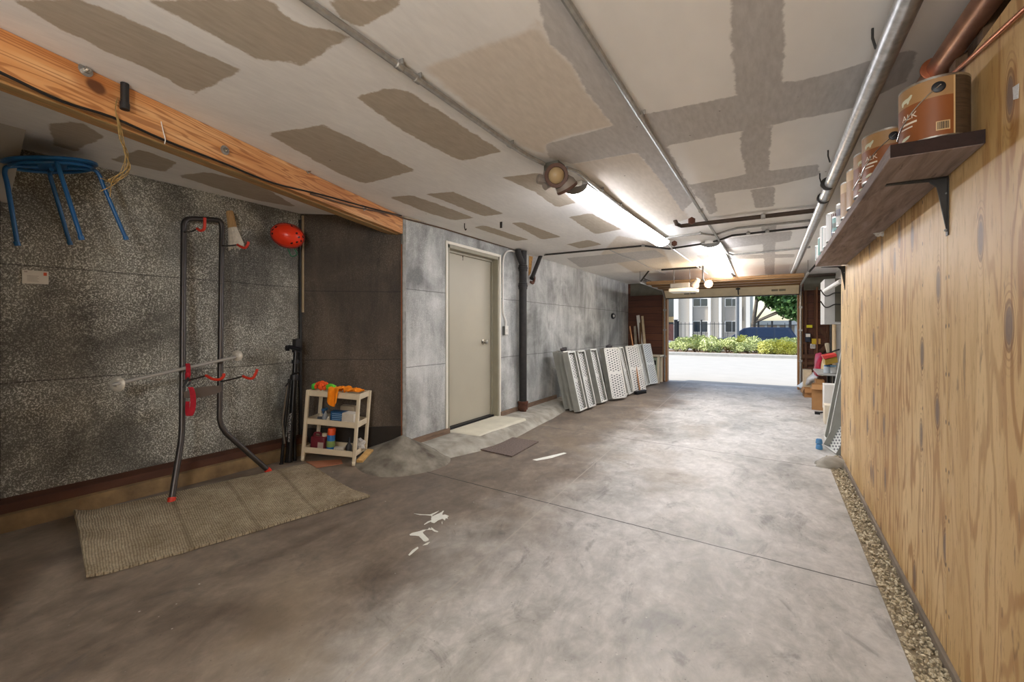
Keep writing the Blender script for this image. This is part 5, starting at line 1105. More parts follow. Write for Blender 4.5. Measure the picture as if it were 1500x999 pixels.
# broom
a, b = at_z(938, 577, .0), at_x(922.5, 478, -2.4)
t = thing('broom', 'push broom with brown wooden handle leaning over the trays', 'broom', a)
g = MB(); e = b + Vector((-.05, -.1, -.35)); g.tube([a + (b - a).normalized() * .05, b], .013, 10); g.build('handle', m_wood, t)
g = MB(); T = frame((a.x, a.y, .035), (.3, 1, 0)); g.box((-.16, -.035, 0), (.16, .035, .03), T); g.build('head', m_blk, t, bev=.006)
g = MB(); 
for k in range(26):
    for j in range(4): x = -.15 + .012 * k; y = -.026 + .017 * j; g.tube([T @ Vector((x, y, 0)), T @ Vector((x * 1.04, y * 1.2, -.033))], .0045, 5)
g.build('bristles', m_blk, t)
# boards leaning in the far left corner
for (x0, y0, x1, y1, w, m, lb) in ((943, 540, 934.5, 462, .07, m_white, 'long white board leaning in far left corner'), (948, 545, 941, 463, .05, M('pale_board', '#cbb998', .6), 'pale wooden board leaning in far corner beside the white one'), (938, 520, 938, 470, .04, m_stud, 'dark wooden stake standing in far left corner'), (933.5, 535, 930, 478, .05, M('grey_lath', '#9d9585', .7), 'grey lath leaning in the far left corner')):
    yy = YF - .35 if x0 > 940 else YF - .7; a, b = at_y(x0, y0, yy), at_y(x1, y1, YF - .12); d = (b - a).normalized(); a = a - d * (a.z / d.z)
    g = MB(); g.beam(a, b, w, .025, (0, 1, 0)); solo(g, 'board', m, lb, 'board')
# small cream cabinet at the far left
c0 = at_y(950, 520, YF - .45); c1q = at_y(966, 520, YF - .45); t = thing('side_table', 'small cream table with louvred side by the redwood wall', 'table', (c0.x, YF - .4, 0))
g = MB(); g.box((c0.x - .14, YF - .5, c0.z - .03), (c1q.x + .03, YF - .12, c0.z)); g.build('top', m_trolley, t, bev=.005)
for x in (c0.x - .1, c1q.x - .045):
    for y in (YF - .47, YF - .17): g = MB(); g.box((x, y, 0), (x + .045, y + .045, c0.z - .03)); g.build('leg', m_trolley, t)
g = MB(); g.box((c0.x - .06, YF - .46, .14), (c1q.x - .045, YF - .44, c0.z - .05)); 
g.build('panel', M('side_panel_green', '#8e9c88', .6), t)
for z in (.22, .4): g = MB(); g.box((c0.x - .02, YF - .47, z), (c1q.x - .07, YF - .45, z + .1)); g.build('opening', m_blk, t)
# ================================================================== RIGHT SIDE BEYOND THE PLYWOOD
lean = R(9)
for x, y, lb in ((.475, 5.66, 'tall grey tray leaning beyond the plywood, outer of the pair'), (.59, 5.70, 'tall grey tray leaning beyond the plywood, inner of the pair')):
    put_tray(Matrix.Translation((x, y, .012)) @ Matrix.Rotation(R(180), 4, 'Z') @ Matrix.Rotation(-lean, 4, 'Y') @ Matrix.Translation((-TD, 0, 0)) @ Matrix.Diagonal((1, 1.3, 1.12, 1)), lb, 'trays leaning beyond the plywood')
put_tray(Matrix.Translation((.475, 5.3, .012)) @ Matrix.Rotation(R(12), 4, 'Z') @ Matrix.Rotation(R(24), 4, 'Y') @ Matrix.Diagonal((1.1, 1.3, .8, 1)), 'shorter tray leaning steeply at the plywood end, pale rim outwards', 'trays leaning beyond the plywood')
p = at_z(1200, 658, 0)
for dz, dy, lb in ((0, 0, 'lower blue cup on the floor beside the right trays'), (.052, .012, 'upper blue cup stacked beside the right trays')):
    g = MB(); T = Matrix.Translation((p.x, p.y + dy, dz)); g.lathe([(0, 0), (.024, 0), (.03, .006), (.027, .04), (.02, .05), (0, .051)], T, 16); solo(g, 'blue_cup', M('sky_cap', '#4f83ad', .45), lb, 'cup')
# concrete lump on the floor at the plywood end
p = at_z(1217, 683, 0); g = MB(); g.ball((p.x + .03, p.y + .02, .0), .115, (1.35, .95, .62), 3, T=Matrix.Rotation(R(28), 3, 'Z'), jit=.25); solo(g, 'concrete_lump', m_conc, 'rounded concrete lump on the floor at the end of the plywood', 'lump')
p = at_z(1201, 607, 0); g = MB(); g.box((p.x - .06, p.y - .03, 0), (p.x + .0, p.y + .03, .035)); g.tube([p + Vector((0, 0, .025)), p + Vector((.05, .02, .03)), p + Vector((.09, .1, .12)), p + Vector((.1, .2, .3))], .012, 8); solo(g, 'cable_plug', m_blk, 'black plug with cord on the floor before the tall box', 'plug')
def carton(px0, px1, pyb, pyt, dep, label, rot=0, flaps=True, mat=None, y=None):
    a, b = at_z(px0, pyb, 0), at_z(px1, pyb, 0)
    if y: a, b = at_y(px0, pyb, y), at_y(px1, pyb, y)
    w = max(.08, b.x - a.x); h = at_y(px0, pyt, a.y).z - a.z; T = Matrix.Translation((a.x, a.y, a.z if y else 0)) @ Matrix.Rotation(rot, 4, 'Z'); th = .006
    t = thing('cardboard_box', label, 'box', (a.x, a.y, 0)); g = MB()
    g.box((0, 0, 0), (w, dep, th), T); g.box((0, 0, 0), (w, th, h), T); g.box((0, dep - th, 0), (w, dep, h), T); g.box((0, 0, 0), (th, dep, h), T); g.box((w - th, 0, 0), (w, dep, h), T); g.build('body', mat or m_card, t)
    if flaps:
        F = T @ Matrix.Translation((0, 0, h))
        for Q, nm in ((Matrix.Rotation(R(70), 4, 'Y'), 0), (Matrix.Rotation(R(-60), 4, 'X'), 1)):
            g = MB()
            if nm == 0: g.box((-.0, 0, -.004), (.09, dep, 0), F @ Matrix.Rotation(R(110), 4, 'Y'))
            else: g.box((0, -.08, 0), (w, 0, .004), F @ Matrix.Rotation(R(60), 4, 'X'))
            g.build('flap', mat or m_card, t)
    return t
carton(1189, 1208, 600, 563, .24, 'tall tan cardboard box standing beyond the right trays', R(-6))
carton(1178.5, 1190, 582, 569, .25, 'low cardboard box on the floor behind the tall one', R(4))
carton(1195, 1207, 585, 556, .2, 'brown cardboard box standing behind the tall tan box', R(2), False, m_card)
g = MB(); a = at_y(1207, 575, 7.1); g.box((a.x, 7.1, .12), (a.x + .2, 7.3, .46)); solo(g, 'carton', m_white, 'white carton standing between tall box and right tray', 'box', bev=.004)
g = MB(); a = at_y(1205, 592, 6.7); g.box((a.x + .02, 6.7, 0), (a.x + .2, 6.9, .24)); solo(g, 'carton', M('cream_carton', '#d3c8b2', .6), 'cream carton on the floor beside the right tray', 'box', bev=.004)
g = MB(); a = at_y(1176, 575, 9.6); g.box((a.x, 9.5, 0), (a.x + .13, 9.7, .45)); solo(g, 'carton', M('buff_carton', '#c7b699', .7), 'buff carton standing below the brown studs', 'box', bev=.004)
# cabinet-like low unit carrying the coloured things
t = thing('side_table', 'low white-topped table behind the right trays carrying jars', 'table', (.8, 7.7, 0))
g = MB(); g.box((.53, 7.3, .56), (.98, 8.2, .58)); g.build('top', M('table_grey', '#8f8f8b', .6), t)
for x in (.7, .93):
    for y in (7.4, 8.1): g = MB(); g.box((x, y, 0), (x + .035, y + .035, .56)); g.build('leg', m_dkm, t)
g = MB(); g.box((.7, 7.4, .25), (.96, 8.1, .27)); g.build('shelf', M('table_grey', '#8f8f8b', .6), t)
def jar(px, py, y, r, h, m, lb, capm):
    p = at_y(px, py, y); t = thing('jar', lb, 'jar', p); M4 = Matrix.Translation((p.x, p.y, .586)); g = MB(); g.lathe([(0, 0), (r, 0), (r, h), (r * .8, h * 1.08), (0, h * 1.1)], M4, 18); g.build('body', m, t)
    g = MB(); g.lathe([(0, h * 1.08), (r * .85, h * 1.08), (r * .85, h * 1.3), (0, h * 1.31)], M4, 18); g.build('lid', capm, t)
jar(1212, 541, 7.45, .045, .085, M('jar_grey', '#9aa2a8', .4), 'grey jar with blue lid on the low white table', m_blue)
jar(1220, 541, 7.45, .045, .085, M('jar_pale', '#c2c4c2', .4), 'pale jar with blue lid next to the grey jar', M('jar_lid', '#6f9fc4', .4))
def drape(name, mat, label, cat, px, th=.012, k=6):
    P = [[at_d(a, b, c) for a, b, c in row] for row in px]; rows = []
    for r in P: rows.append(bez(r, k))
    cols = list(zip(*rows)); cols = [bez(list(c), k) for c in cols]
    for i, c in enumerate(cols):
        for j in range(len(c)): c[j] = c[j] + Vector((mnoise.noise(c[j] * 9), mnoise.noise(c[j] * 9 + Vector((5, 0, 0))), 0)) * .018
    g = MB(); g.sheet(cols, th); return solo(g, name, mat, label, cat, ang=60)
m_rb = M('crimson_bag', '#a8183c', .5, var=.25, scale=12)
drape('shopping_bag', m_rb, 'crimson bag hanging on brown studs above the white plastic sheet', 'bag', [[(1196.5, 519, 7.6), (1203, 518, 7.5), (1206, 519, 7.45)], [(1195, 530, 7.55), (1200, 531, 7.35), (1204.5, 530, 7.4)], [(1194, 541, 7.5), (1198, 543, 7.35), (1202, 544, 7.4)], [(1195, 549, 7.5), (1198, 550, 7.4), (1201, 549, 7.4)]], .05)
m_pl = M('clear_plastic', '#cfcfd0', .3, var=.12, scale=12)
drape('plastic_sheet', m_pl, 'white plastic sheet draped from crimson bag to the floor', 'plastic sheet', [[(1190, 546, 7.9), (1195, 545, 7.6), (1199, 548, 7.4)], [(1182, 553, 8.0), (1189, 553, 7.6), (1196, 556, 7.5)], [(1175, 560, 8.2), (1183, 561, 7.8), (1190, 562, 7.8)], [(1168, 566, 8.3), (1174, 568, 8.1), (1179, 567.5, 8.0)]], .02)
m_yl = M('cream_fabric', '#d8c193', .7, var=.15)
drape('folded_textile', m_yl, 'cream and red striped textile hanging below the brass box', 'textile', [[(1206, 524, 7.3), (1212, 522.5, 7.2), (1219, 522, 7.15)], [(1204, 533, 7.3), (1208, 533, 7.15), (1211, 532, 7.1)], [(1202, 543, 7.3), (1206, 544, 7.15), (1209, 544, 7.1)], [(1200, 549, 7.3), (1203, 550, 7.2), (1207, 549, 7.15)]], .03)
P = [at_y(a, b, 7.3) for a, b in ((1208, 527), (1226, 522), (1227.5, 531), (1209, 535))]; g = MB(); g.prism(P, (0, .3, 0)); solo(g, 'flat_box', M('olive_gold', '#8f7420', .5, var=.2), 'flat olive-gold box lying on top of the striped textile', 'box', bev=.004)
P = [at_y(a, b, 7.28) for a, b in ((1205, 521.5), (1225, 518), (1226.5, 521.8), (1208, 526.5))]; g = MB(); g.prism(P, (0, .32, 0)); solo(g, 'flat_box', M('tomato_red', '#b8332a', .5, var=.2), 'flat red box lying above the olive-gold one', 'box', bev=.004)
P = [at_d(a, b, 7.2) for a, b in ((1207.5, 503), (1214, 502.5), (1216.5, 516), (1211, 517.5))]; g = MB(); g.prism(P, Vector((.02, .12, 0))); solo(g, 'white_canister', m_trolley, 'cream canister standing tilted above the red flat box', 'canister', bev=.012)
g = MB(); g.tube(bez([at_d(1204, 519, 7.2), at_d(1213, 518, 7.1), at_d(1222, 514, 7.0), at_d(1229, 512, 6.9)], 5), .012, 8); solo(g, 'tool_handle', m_blk, 'black tool handle lying on the red flat box', 'tool')
# wall cabinet with hooks and tubes
y0 = 6.5; a, b = at_y(1207.5, 470, y0), at_y(1223, 470, y0); zt = at_y(1207, 409, y0).z; zb = at_y(1207, 475, y0).z
t = thing('wall_cabinet', 'grey-white hanging cabinet beyond the plywood with wire hooks', 'cabinet', (a.x, y0, zb)); xr = 1.0
g = MB(); g.box((a.x, y0, zb), (xr, y0 + .5, zt)); 
cb = g.build('body', M('cabinet_grey', '#a9a7a2', .5, var=.08), t, bev=.004)
g = MB(); g.box((b.x, y0 - .012, zb + .03), (xr, y0 - .001, zt)); g.build('back_board', M('dark_olive_board', '#4c473a', .7), t)
for py in (429, 446):
    g = MB(); q = at_y(1226, py, y0 - .04); x0 = at_y(1202, py, y0 - .06).x
    g.tube(bez([(q.x + .04, y0 - .03, q.z + .0), (b.x - .01, y0 - .04, q.z), (a.x + .04, y0 - .05, q.z - .03), (a.x - .0, y0 - .05, q.z - .025), (x0, y0 - .05, q.z + .045)], 5), .007, 8); g.build('hook', m_dkm, t)
p, q = at_y(1208, 426, y0 - .12), at_x(1233, 411, .56); g = MB(); g.tube([p, p.lerp(q, .97)], .022, 14); solo(g, 'lamp_tube', m_white, 'white tube resting across hooks of the grey-white cabinet', 'tube')
# yellow labels, switch plate and rods on the studs
for (x0, y0_, x1, y1_, c, nm, lb) in ((1181.5, 476, 1190, 480, '#d8d022', 'label_sticker', 'small bright yellow label high on the brown studs'), (1189, 496, 1196.5, 504.5, '#d3b326', 'label_sticker', 'larger yellow notice on the brown studs'), (1197.5, 496, 1202, 504, '#d9a560', 'label_sticker', 'orange notice beside the larger yellow one'), (1186.5, 504.5, 1186.9, 505, '#ddd', 'x', '')):
    if nm == 'x': continue
    a, b = at_y(x0, y0_, YF - .075), at_y(x1, y1_, YF - .075); g = MB(); g.box((a.x, YF - .075, b.z), (b.x, YF - .063, a.z)); solo(g, nm, M('lab' + c, c, .5, var=.06), lb, 'label')
a, b = at_y(1187, 503.5, YF - .07), at_y(1194.5, 510.5, YF - .07); t = thing('switch_plate', 'white double switch plate on the brown studs', 'switch', a)
g = MB(); g.box((a.x, YF - .075, b.z), (b.x, YF - .06, a.z)); g.build('plate', m_white, t, bev=.003)
for k in (.3, .7): g = MB(); x = a.x + (b.x - a.x) * k; g.box((x - .012, YF - .08, (a.z + b.z) / 2 - .03), (x + .012, YF - .074, (a.z + b.z) / 2 + .03)); g.build('toggle', M('switch_grey', '#9f9a94', .5), t)
a = at_y(1184, 492, YF - .1); t = thing('door_sensor', 'dark blue small canister hanging left of the yellow notice', 'canister', a); g = MB(); g.box((a.x - .05, YF - .12, a.z - .12), (a.x + .04, YF - .06, a.z + .05)); g.build('body', M('navy_body', '#20283a', .5), t, bev=.008)
g = MB(); g.box((a.x - .04, YF - .124, a.z - .02), (a.x + .03, YF - .118, a.z + .04)); g.build('label', m_white, t)
x = at_y(1197, 480, YF - .12).x; g = MB(); g.tube([(x, YF - .12, .45), (x, YF - .12, 2.0)], .013, 8); solo(g, 'conduit', M('brown_rod', '#7a5138', .6), 'thin brown vertical pipe before the brown studs', 'pipe')
for px, m, lb in ((1217.5, m_dkm, 'dark upright pole under the hanging cabinet'), (1221.5, M('pale_pole', '#cdb894', .6), 'pale wooden pole under the hanging cabinet')):
    q = at_y(px, 500, 8.9); g = MB(); g.tube([(q.x, 8.9, .0), (q.x, 8.9, 1.35)], .018 if m is m_dkm else .03, 10); solo(g, 'pole', m, lb, 'pole')
# ================================================================== OUTSIDE
m_drive = M('driveway_concrete', '#a5a199', .85, var=.05, scale=2); m_road = M('asphalt', '#77767a', .9, var=.12, scale=6)
g = MB(); g.box((-26, YF + .02, -.2), (14, 20.6, -.015)); struct(g, 'driveway', m_drive, 'sunlit pale concrete driveway outside the garage', 'driveway')
g = MB(); g.box((-40, 20.6, -.6), (30, 60, -.42)); struct(g, 'street', m_road, 'asphalt street beyond the planting strip', 'street')
g = MB(); g.box((-26, 20.4, -.5), (14, 20.7, .12)); g.box((-26, 23.6, -.5), (14, 23.8, .1)); struct(g, 'kerb', M('kerb_concrete', '#aaa69e', .85, var=.12), 'concrete kerb of the planting strip', 'kerb', bev=.03)
g = MB(); g.box((-26, 20.7, -.5), (14, 23.6, .08)); struct(g, 'ground', M('planter_soil', '#6b5642', .95, var=.3), 'soil of the planting strip', 'ground')
# ---- shrubs
def leaf_mat(name, stops, sc=3):
    t = NT(name); c = t.ramp(t.noise(sc, None, 3), stops); t.b.inputs['Subsurface Weight'].default_value = 0; return t.out(c, .6, 0, .3)
m_lf1 = leaf_mat('shrub_leaves', [(.3, '#84904f'), (.5, '#b2ba78'), (.72, '#dcdcae')], 6); m_lf2 = leaf_mat('yellow_leaves', [(.3, '#98993f'), (.5, '#bfbd60'), (.72, '#dddb98')], 6)
m_lf3 = leaf_mat('tree_leaves', [(.3, '#2c4526'), (.5, '#4b6b38'), (.72, '#7d9a55')], 1.5); m_stem = M('stem_brown', '#6a4a34', .8)
def leaves(g, n, c, rad, size, rnd, up=.3):
    for k in range(n):
        while True:
            q = Vector((rnd.uniform(-1, 1), rnd.uniform(-1, 1), rnd.uniform(-1, 1)))
            if .35 < q.length < 1: break
        q = Vector((q.x * rad[0], q.y * rad[1], q.z * rad[2])) + Vector(c)
        d = Vector((rnd.uniform(-1, 1), rnd.uniform(-1, 1), rnd.uniform(-1, 1) + up)).normalized(); s = d.orthogonal().normalized(); l = size * rnd.uniform(.7, 1.3); w = l * .38; nn = d.cross(s) * w * .3
        a = [g.v(q), g.v(q + d * l * .5 + s * w + nn), g.v(q + d * l), g.v(q + d * l * .5 - s * w + nn)]; g.bm.faces.new((a[0], a[1], a[2])); g.bm.faces.new((a[0], a[2], a[3]))
def shrub(seed, mat):
    rnd = random.Random(seed); t = thing('shrub', 'x', 'shrub', (0, 0, 0), 'shrubs in the planting strip', mat=Matrix.Identity(4)); g = MB()
    for k in range(7): leaves(g, 190, (rnd.uniform(-.3, .3), rnd.uniform(-.3, .3), rnd.uniform(.22, .62)), (.26, .26, .22), .085, rnd)
    g.build('foliage', mat, t, smooth=False, world=False)
    g = MB()
    for k in range(9): a = rnd.uniform(0, 6.28); g.tube([(.05 * math.cos(a), .05 * math.sin(a), -.02), (.3 * math.cos(a), .3 * math.sin(a), .4)], .012, 5)
    g.build('stem', m_stem, t, world=False); return t
protos = [shrub(1, m_lf1), shrub(2, m_lf2), shrub(3, m_lf1)]; used_s = set(); rnd = random.Random(12)
ol = ['first', 'second', 'third', 'fourth', 'fifth', 'sixth', 'seventh', 'eighth', 'ninth', 'tenth']
for row, y, pxs in (('front', 21.15, [991, 1004, 1020, 1036, 1052, 1067, 1082, 1096, 1118, 1134, 1150, 1164]), ('rear', 22.6, [1000, 1018, 1034, 1050, 1070, 1090, 1108, 1126, 1144, 1160])):
    for i, px in enumerate(pxs):
        k = 1 if px > 1100 and row == 'front' else rnd.choice((0, 2)) if px < 1060 else rnd.choice((0, 1, 2)); o = protos[k] if k not in used_s else copy_tree(protos[k]); used_s.add(k)
        p = at_y(px, 500, y); s = rnd.uniform(.85, 1.08) * (1.1 if row == 'rear' else .95)
        o.matrix_world = Matrix.Translation((p.x, y + rnd.uniform(-.12, .12), .07)) @ Matrix.Rotation(rnd.uniform(0, 6), 4, 'Z') @ Matrix.Diagonal((s * .95, s * .8, s * (.78 if row == 'front' else .86), 1))
        n = ol[i] + ' from the left' if i < 6 else (ol[len(pxs) - 1 - i] + ' from the right' if i < len(pxs) - 1 else 'rightmost')
        o['label'] = 'sunlit green shrub in the %s planting row, %s' % (row, n)
# ---- apartment building
YB = 42.0
t = thing('apartment_building', 'pale apartment building with white pilasters across the street', 'building', (at_y(1040, 500, YB).x, YB, -.42))
def bx(x0, x1, y0, y1, dy0, dy1): a, b = at_y(x0, y0, YB), at_y(x1, y1, YB); return (a.x, YB - dy0, b.z), (b.x, YB - dy1, a.z)
m_bw, m_bb, m_bg, m_glass, m_brick = M('facade_white', '#efebe3', .7, var=.03), M('facade_beige', '#cbc1b2', .75, var=.04), M('facade_grey', '#aaa297', .75, var=.05), M('window_glass', '#28323c', .1, var=.2, scale=.8, spec=.8), M('facade_brick', '#5c3a34', .8, var=.3)
g = MB(); lo, hi = bx(960, 1099, 380, 512, 0, -6); g.box(lo, hi); g.build('wall', m_bb, t)
for x0, x1 in ((988, 994.5), (1011, 1015), (1038, 1041.8), (1053.5, 1057.5), (1083, 1087), (1093, 1099)): g = MB(); lo, hi = bx(x0, x1, 380, 512, .35, 0); g.box(lo, hi); g.build('pilaster', m_bw, t)
for x0, x1 in ((1015.2, 1037.8), (1062, 1082.5)):
    for y0, y1 in ((425, 437), (449, 469.8), (487, 500)): g = MB(); lo, hi = bx(x0, x1, y0, y1, .12, 0); g.box(lo, hi); g.build('panel', m_bg, t)
    for y0, y1 in ((438, 448.3), (471, 486)):
        g = MB(); lo, hi = bx(x0, x1, y0 - .8, y1 + .8, .16, 0); g.box(lo, hi); f = g.build('window', m_bw, t)
        w = (x1 - x0); g = MB()
        for a, b in ((x0 + 1.2, x0 + w * .48), (x0 + w * .53, x1 - 1.2)): lo, hi = bx(a, b, y0, y1, .2, .17); g.box(lo, hi)
        g.build('pane', m_glass, f)
for y0, y1, m in ((420, 464, m_glass), (464, 472, M('facade_tan', '#8b7a58', .8)), (472, 475, m_blk), (475, 500, m_brick)): g = MB(); lo, hi = bx(974, 988, y0, y1, .2, 0); g.box(lo, hi); g.build('bay_panel', m, t)
g = MB(); lo, hi = bx(1088.5, 1089.5, 450, 470, .1, 0); g.box(lo, hi); g.build('panel', m_bg, t)
g = MB(); lo, hi = bx(958, 1101, 376, 382, .6, -6); g.box(lo, hi); g.build('parapet', m_bw, t)
# ---- fence
m_if = M('iron_fence', '#1d1f22', .6)
def fence_run(label, px0, px1, yf, pyt, step, posts):
    t = thing('fence', label, 'fence', at_y(px0, 500, yf)); a, b = at_y(px0, pyt, yf), at_y(px1, pyt, yf); g = MB()
    for z in (a.z - .18, .15): g.box((a.x, yf - .02, z), (b.x, yf + .02, z + .04))
    n = int((b.x - a.x) / step)
    for k in range(n + 1): x = a.x + (b.x - a.x) * k / n; g.box((x - .014, yf - .012, -.42), (x + .014, yf + .012, a.z))
    g.build('pickets', m_if, t)
    for px, w, h in posts: x = at_y(px, 480, yf).x; g = MB(); g.box((x - w, yf - w, -.42), (x + w, yf + w, at_y(px, h, yf).z)); g.box((x - w * 1.3, yf - w * 1.3, at_y(px, h, yf).z), (x + w * 1.3, yf + w * 1.3, at_y(px, h, yf).z + .04)); g.build('post', m_if, t)
fence_run('black iron picket fence before the apartment windows', 986, 1066, 36.5, 472, .3, ((990, .12, 469), (993, .08, 471)))
fence_run('black iron fence with thick posts below the tree', 1100, 1176, 36.5, 473, .8, ((1111, .06, 471), (1131, .06, 471), (1157.5, .08, 470)))
p = at_y(1027.5, 470, 30); g = MB(); g.tube([(p.x, 30, -.42), (p.x, 30, p.z + .02)], .035, 10); g.ball((p.x, 30, p.z + .03), .05, (1, 1, 1), 2); solo(g, 'bollard', m_if, 'slender black post standing before the left apartment windows', 'post')
p = at_y(1080, 470, 26.5); t = thing('utility_pole', 'grey street pole rising before the apartment building', 'pole', (p.x, 26.5, -.42)); g = MB(); g.tube([(p.x, 26.5, -.42), (p.x, 26.5, 9)], [.1, .08], 18); g.build('shaft', M('pole_grey', '#77797b', .6, .2, var=.06), t)
g = MB(); g.lathe([(0, 0), (.17, 0), (.17, .05), (.12, .3), (.1, .32), (0, .33)], Matrix.Translation((p.x, 26.5, -.42)), 18); g.build('base', M('pole_grey', '#77797b'), t)
# ---- cars
m_tyre = M('tyre', '#19191a', .8); m_hub = M('hub', '#9a9b9d', .3, .8); m_cgl = M('car_glass', '#18243a', .15, var=.1, spec=.4); m_tail = M('tail_lamp', '#7a1c1c', .3)
def car(label, loc, flip, L, W_, prof, win, col, name='car'):
    s = -1 if flip else 1; t = thing(name, label, 'car', loc); X, Y, Z = loc
    P = lambda x, z, y: Vector((X + s * (x - L / 2), Y + y, Z + z))
    def solid(pr, y0, y1, inset):
        g = MB(); zs = [z for _, z in pr]; zb = .75; zt = max(zs)
        def ins(z): return inset * max(0, (z - zb) / (zt - zb))
        a = [g.v(P(x, z, y0 + ins(z))) for x, z in pr]; b = [g.v(P(x, z, y1 - ins(z))) for x, z in pr]; n = len(a); g.bm.faces.new(a); g.bm.faces.new(b[::-1])
        for i in range(n): g.bm.faces.new((a[i], b[i], b[(i + 1) % n], a[(i + 1) % n]))
        return g
    solid(prof, -W_ / 2, W_ / 2, .22).build('body', col, t, bev=.04)
    for w in win: 
        zt = max(z for _, z in prof)
        for side in (-1, 1):
            g = MB(); pts = [P(x, z, side * (W_ / 2 + .006 - .22 * max(0, (z - .75) / (zt - .75)))) for x, z in w]; g.prism(pts, (0, side * .006, 0)); g.build('side_glass', m_cgl, t)
    for x in (L * .19, L * .8):
        for side in (-1, 1):
            g = MB(); T = frame(P(x, .33, side * (W_ / 2 - .1)), (0, 0, 1), (0, side, 0)); g.lathe([(0, -.1), (.29, -.1), (.33, -.06), (.33, .08), (.28, .115), (0, .115)], T, 24); wl = g.build('wheel', m_tyre, t)
            g = MB(); g.lathe([(0, .116), (.2, .116), (.19, .125), (.06, .13), (0, .13)], T, 20); g.build('hub', m_hub, wl)
    g = MB(); g.prism([P(L - .02, .8, -W_ / 2 + .1), P(L - .02, .98, -W_ / 2 + .1), P(L - .02, .98, -W_ / 2 + .35), P(L - .02, .8, -W_ / 2 + .35)], (s * .03, 0, 0)); g.prism([P(L - .02, .8, W_ / 2 - .35), P(L - .02, .98, W_ / 2 - .35), P(L - .02, .98, W_ / 2 - .1), P(L - .02, .8, W_ / 2 - .1)], (s * .03, 0, 0)); g.build('tail_lamp', m_tail, t)
    return t
suv = [(0.02, .35), (.0, .7), (.12, .95), (1.25, 1.08), (1.95, 1.62), (2.3, 1.68), (4.3, 1.66), (4.62, 1.12), (4.7, .9), (4.68, .35), (4.1, .25), (.5, .25)]
swin = [[(1.48, 1.1), (2.02, 1.56), (2.6, 1.6), (2.6, 1.1)], [(2.68, 1.1), (2.68, 1.6), (3.5, 1.59), (3.5, 1.1)], [(3.58, 1.1), (3.58, 1.59), (4.18, 1.56), (4.42, 1.12)]]
p = at_y(1101, 480, 30); car('dark blue parked wagon beyond the shrubs on the street', (p.x, 30, -.43), False, 4.7, 1.85, suv, swin, M('navy_paint', '#101c36', .18, .2, var=.05, spec=.7))
sed = [(.02, .32), (.0, .6), (.15, .82), (1.2, .93), (1.9, 1.36), (2.3, 1.43), (3.0, 1.42), (3.75, 1.02), (4.4, .96), (4.55, .8), (4.55, .32), (4.0, .22), (.5, .22)]
swn2 = [[(1.45, .95), (1.98, 1.32), (2.4, 1.36), (2.4, .95)], [(2.48, .95), (2.48, 1.36), (3.0, 1.34), (3.5, .98)]]
p = at_y(1000, 480, 25.2); car('silver parked car seen at left edge of the garage opening', (p.x - 2.1, 25.2, -.43), True, 4.55, 1.78, sed, swn2, M('silver_paint', '#a9b0b8', .25, .5, var=.04))
# ---- white carport
YC = 47.0; t = thing('carport', 'white carport behind the iron fence under the tree', 'carport', (at_y(1140, 500, YC).x, YC, -.42))
a, b = at_y(1104, 470, YC), at_y(1185, 476, YC); g = MB(); g.box((a.x, YC, b.z), (b.x, YC + 5, a.z)); g.build('roof', m_bw, t)
g = MB(); g.box((a.x, YC + 5, -.42), (b.x, YC + 5.1, a.z)); g.build('back_wall', m_bb, t)
for px in (1106, 1122, 1140, 1153, 1166, 1180): x = at_y(px, 480, YC).x; g = MB(); g.box((x - .1, YC + .1, -.42), (x + .1, YC + .3, b.z)); g.build('post', m_bw, t)
# ---- trees
def tree(label, px, yt, crown, n, seed, size=.34):
    rnd = random.Random(seed); p = at_y(px, 480, yt); t = thing('tree', label, 'tree', (p.x, yt, -.42)); g = MB()
    tr = [(p.x, yt, -.42), (p.x + .05, yt, .8), (p.x + .12, yt, 2.0), (p.x + .3, yt, 3.6), (p.x + .2, yt, 6)]
    g.tube(bez(tr, 5), [.21 - .006 * k for k in range(21)], 14)
    for x, y, z in [c[:3] for c in crown][:3]: g.tube(bez([(p.x + .1, yt, 1.6), (p.x + .1 + x * .45, yt + y * .4, 1.4 + (z - 1.4) * .6), (p.x + x, yt + y, z)], 5), [.1 - .007 * k for k in range(11)], 8)
    g.build('trunk', M('bark_grey', '#5f564c', .9, var=.3, scale=6), t)
    g = MB()
    for c_ in crown:
        x, y, z = c_[:3]; s = c_[3] if len(c_) > 3 else 1.9; leaves(g, int(n * min(1, s / 1.9)), (p.x + x, yt + y, z), (s, s, s * .66), size, rnd)
    g.build('crown', m_lf3, t, smooth=False); return t
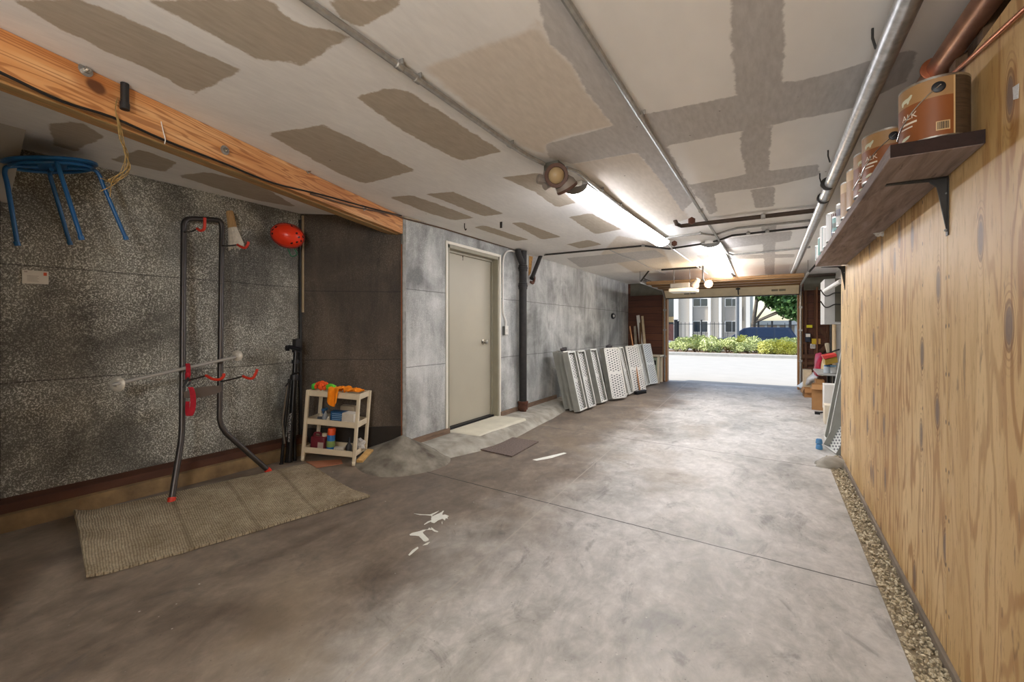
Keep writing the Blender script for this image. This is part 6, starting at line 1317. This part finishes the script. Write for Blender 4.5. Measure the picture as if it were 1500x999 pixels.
tree('big leafy tree with leaning branches right of the apartment building', 1102, 38.8, [(2.2, 0, 4.2), (4.2, .6, 3.4), (3.4, -.5, 2.9), (5.6, -.3, 3.6), (1.9, .3, 4.9), (2.9, 0, 3.5), (1.2, -.3, 3.9, .95), (1.5, .2, 3.2, .6), (.9, .2, 4.5, .8), (2.0, .5, 5.8), (3.8, .4, 5.4), (6.4, .5, 5.2)], 1500, 3)
tree('second leafy tree at the right end of the view outside', 1178, 39.5, [(-.3, 0, 4.0), (.4, .5, 3.0), (1.4, 0, 4.6), (-.3, -.4, 5.6)], 1500, 5)
# ================================================================== LIGHT, SKY, CAMERA
w = bpy.data.worlds.new('sky'); SC.world = w; w.use_nodes = True; nt = w.node_tree; bg = nt.nodes['Background']
sk = nt.nodes.new('ShaderNodeTexSky'); sk.sky_type = 'NISHITA'; sk.sun_disc = False; sk.sun_elevation = R(52); sk.sun_rotation = R(250); sk.air_density = 1.2; sk.dust_density = 1.5
nt.links.new(sk.outputs[0], bg.inputs[0]); bg.inputs[1].default_value = .17
sl_ = bpy.data.lights.new('sun', 'SUN'); sl_.energy = 3.6; sl_.angle = R(.6); sl_.color = (1, .95, .87); so = bpy.data.objects.new('sun', sl_); COL.objects.link(so)
so.rotation_euler = Vector((.75, .17, -.72)).to_track_quat('-Z', 'Y').to_euler()
al = bpy.data.lights.new('rear_fill', 'POINT'); al.shadow_soft_size = .22; al.energy = 62; al.color = (.97, .98, 1); ao = bpy.data.objects.new('rear_fill', al); COL.objects.link(ao); ao.location = (-.25, -1.0, 1.8)  # unseen fill light added behind the camera to brighten the near end
cam = bpy.data.cameras.new('camera'); cam.sensor_width = 36; cam.lens = 36 * FPX / 1500; cam.shift_y = -(499.5 - HOR) / 1500; cam.clip_start = .02; cam.clip_end = 300
co = bpy.data.objects.new('camera', cam); COL.objects.link(co); co.location = CAM; co.rotation_euler = (R(90), 0, TH); SC.camera = co
vs = SC.view_settings; vs.view_transform = 'Standard'; vs.look = 'None'; vs.gamma = 1; vs.exposure = EXPOSURE; vs.use_curve_mapping = False
cy = SC.cycles; cy.use_denoising = True; cy.max_bounces = 10; cy.diffuse_bounces = 6; cy.sample_clamp_indirect = 6
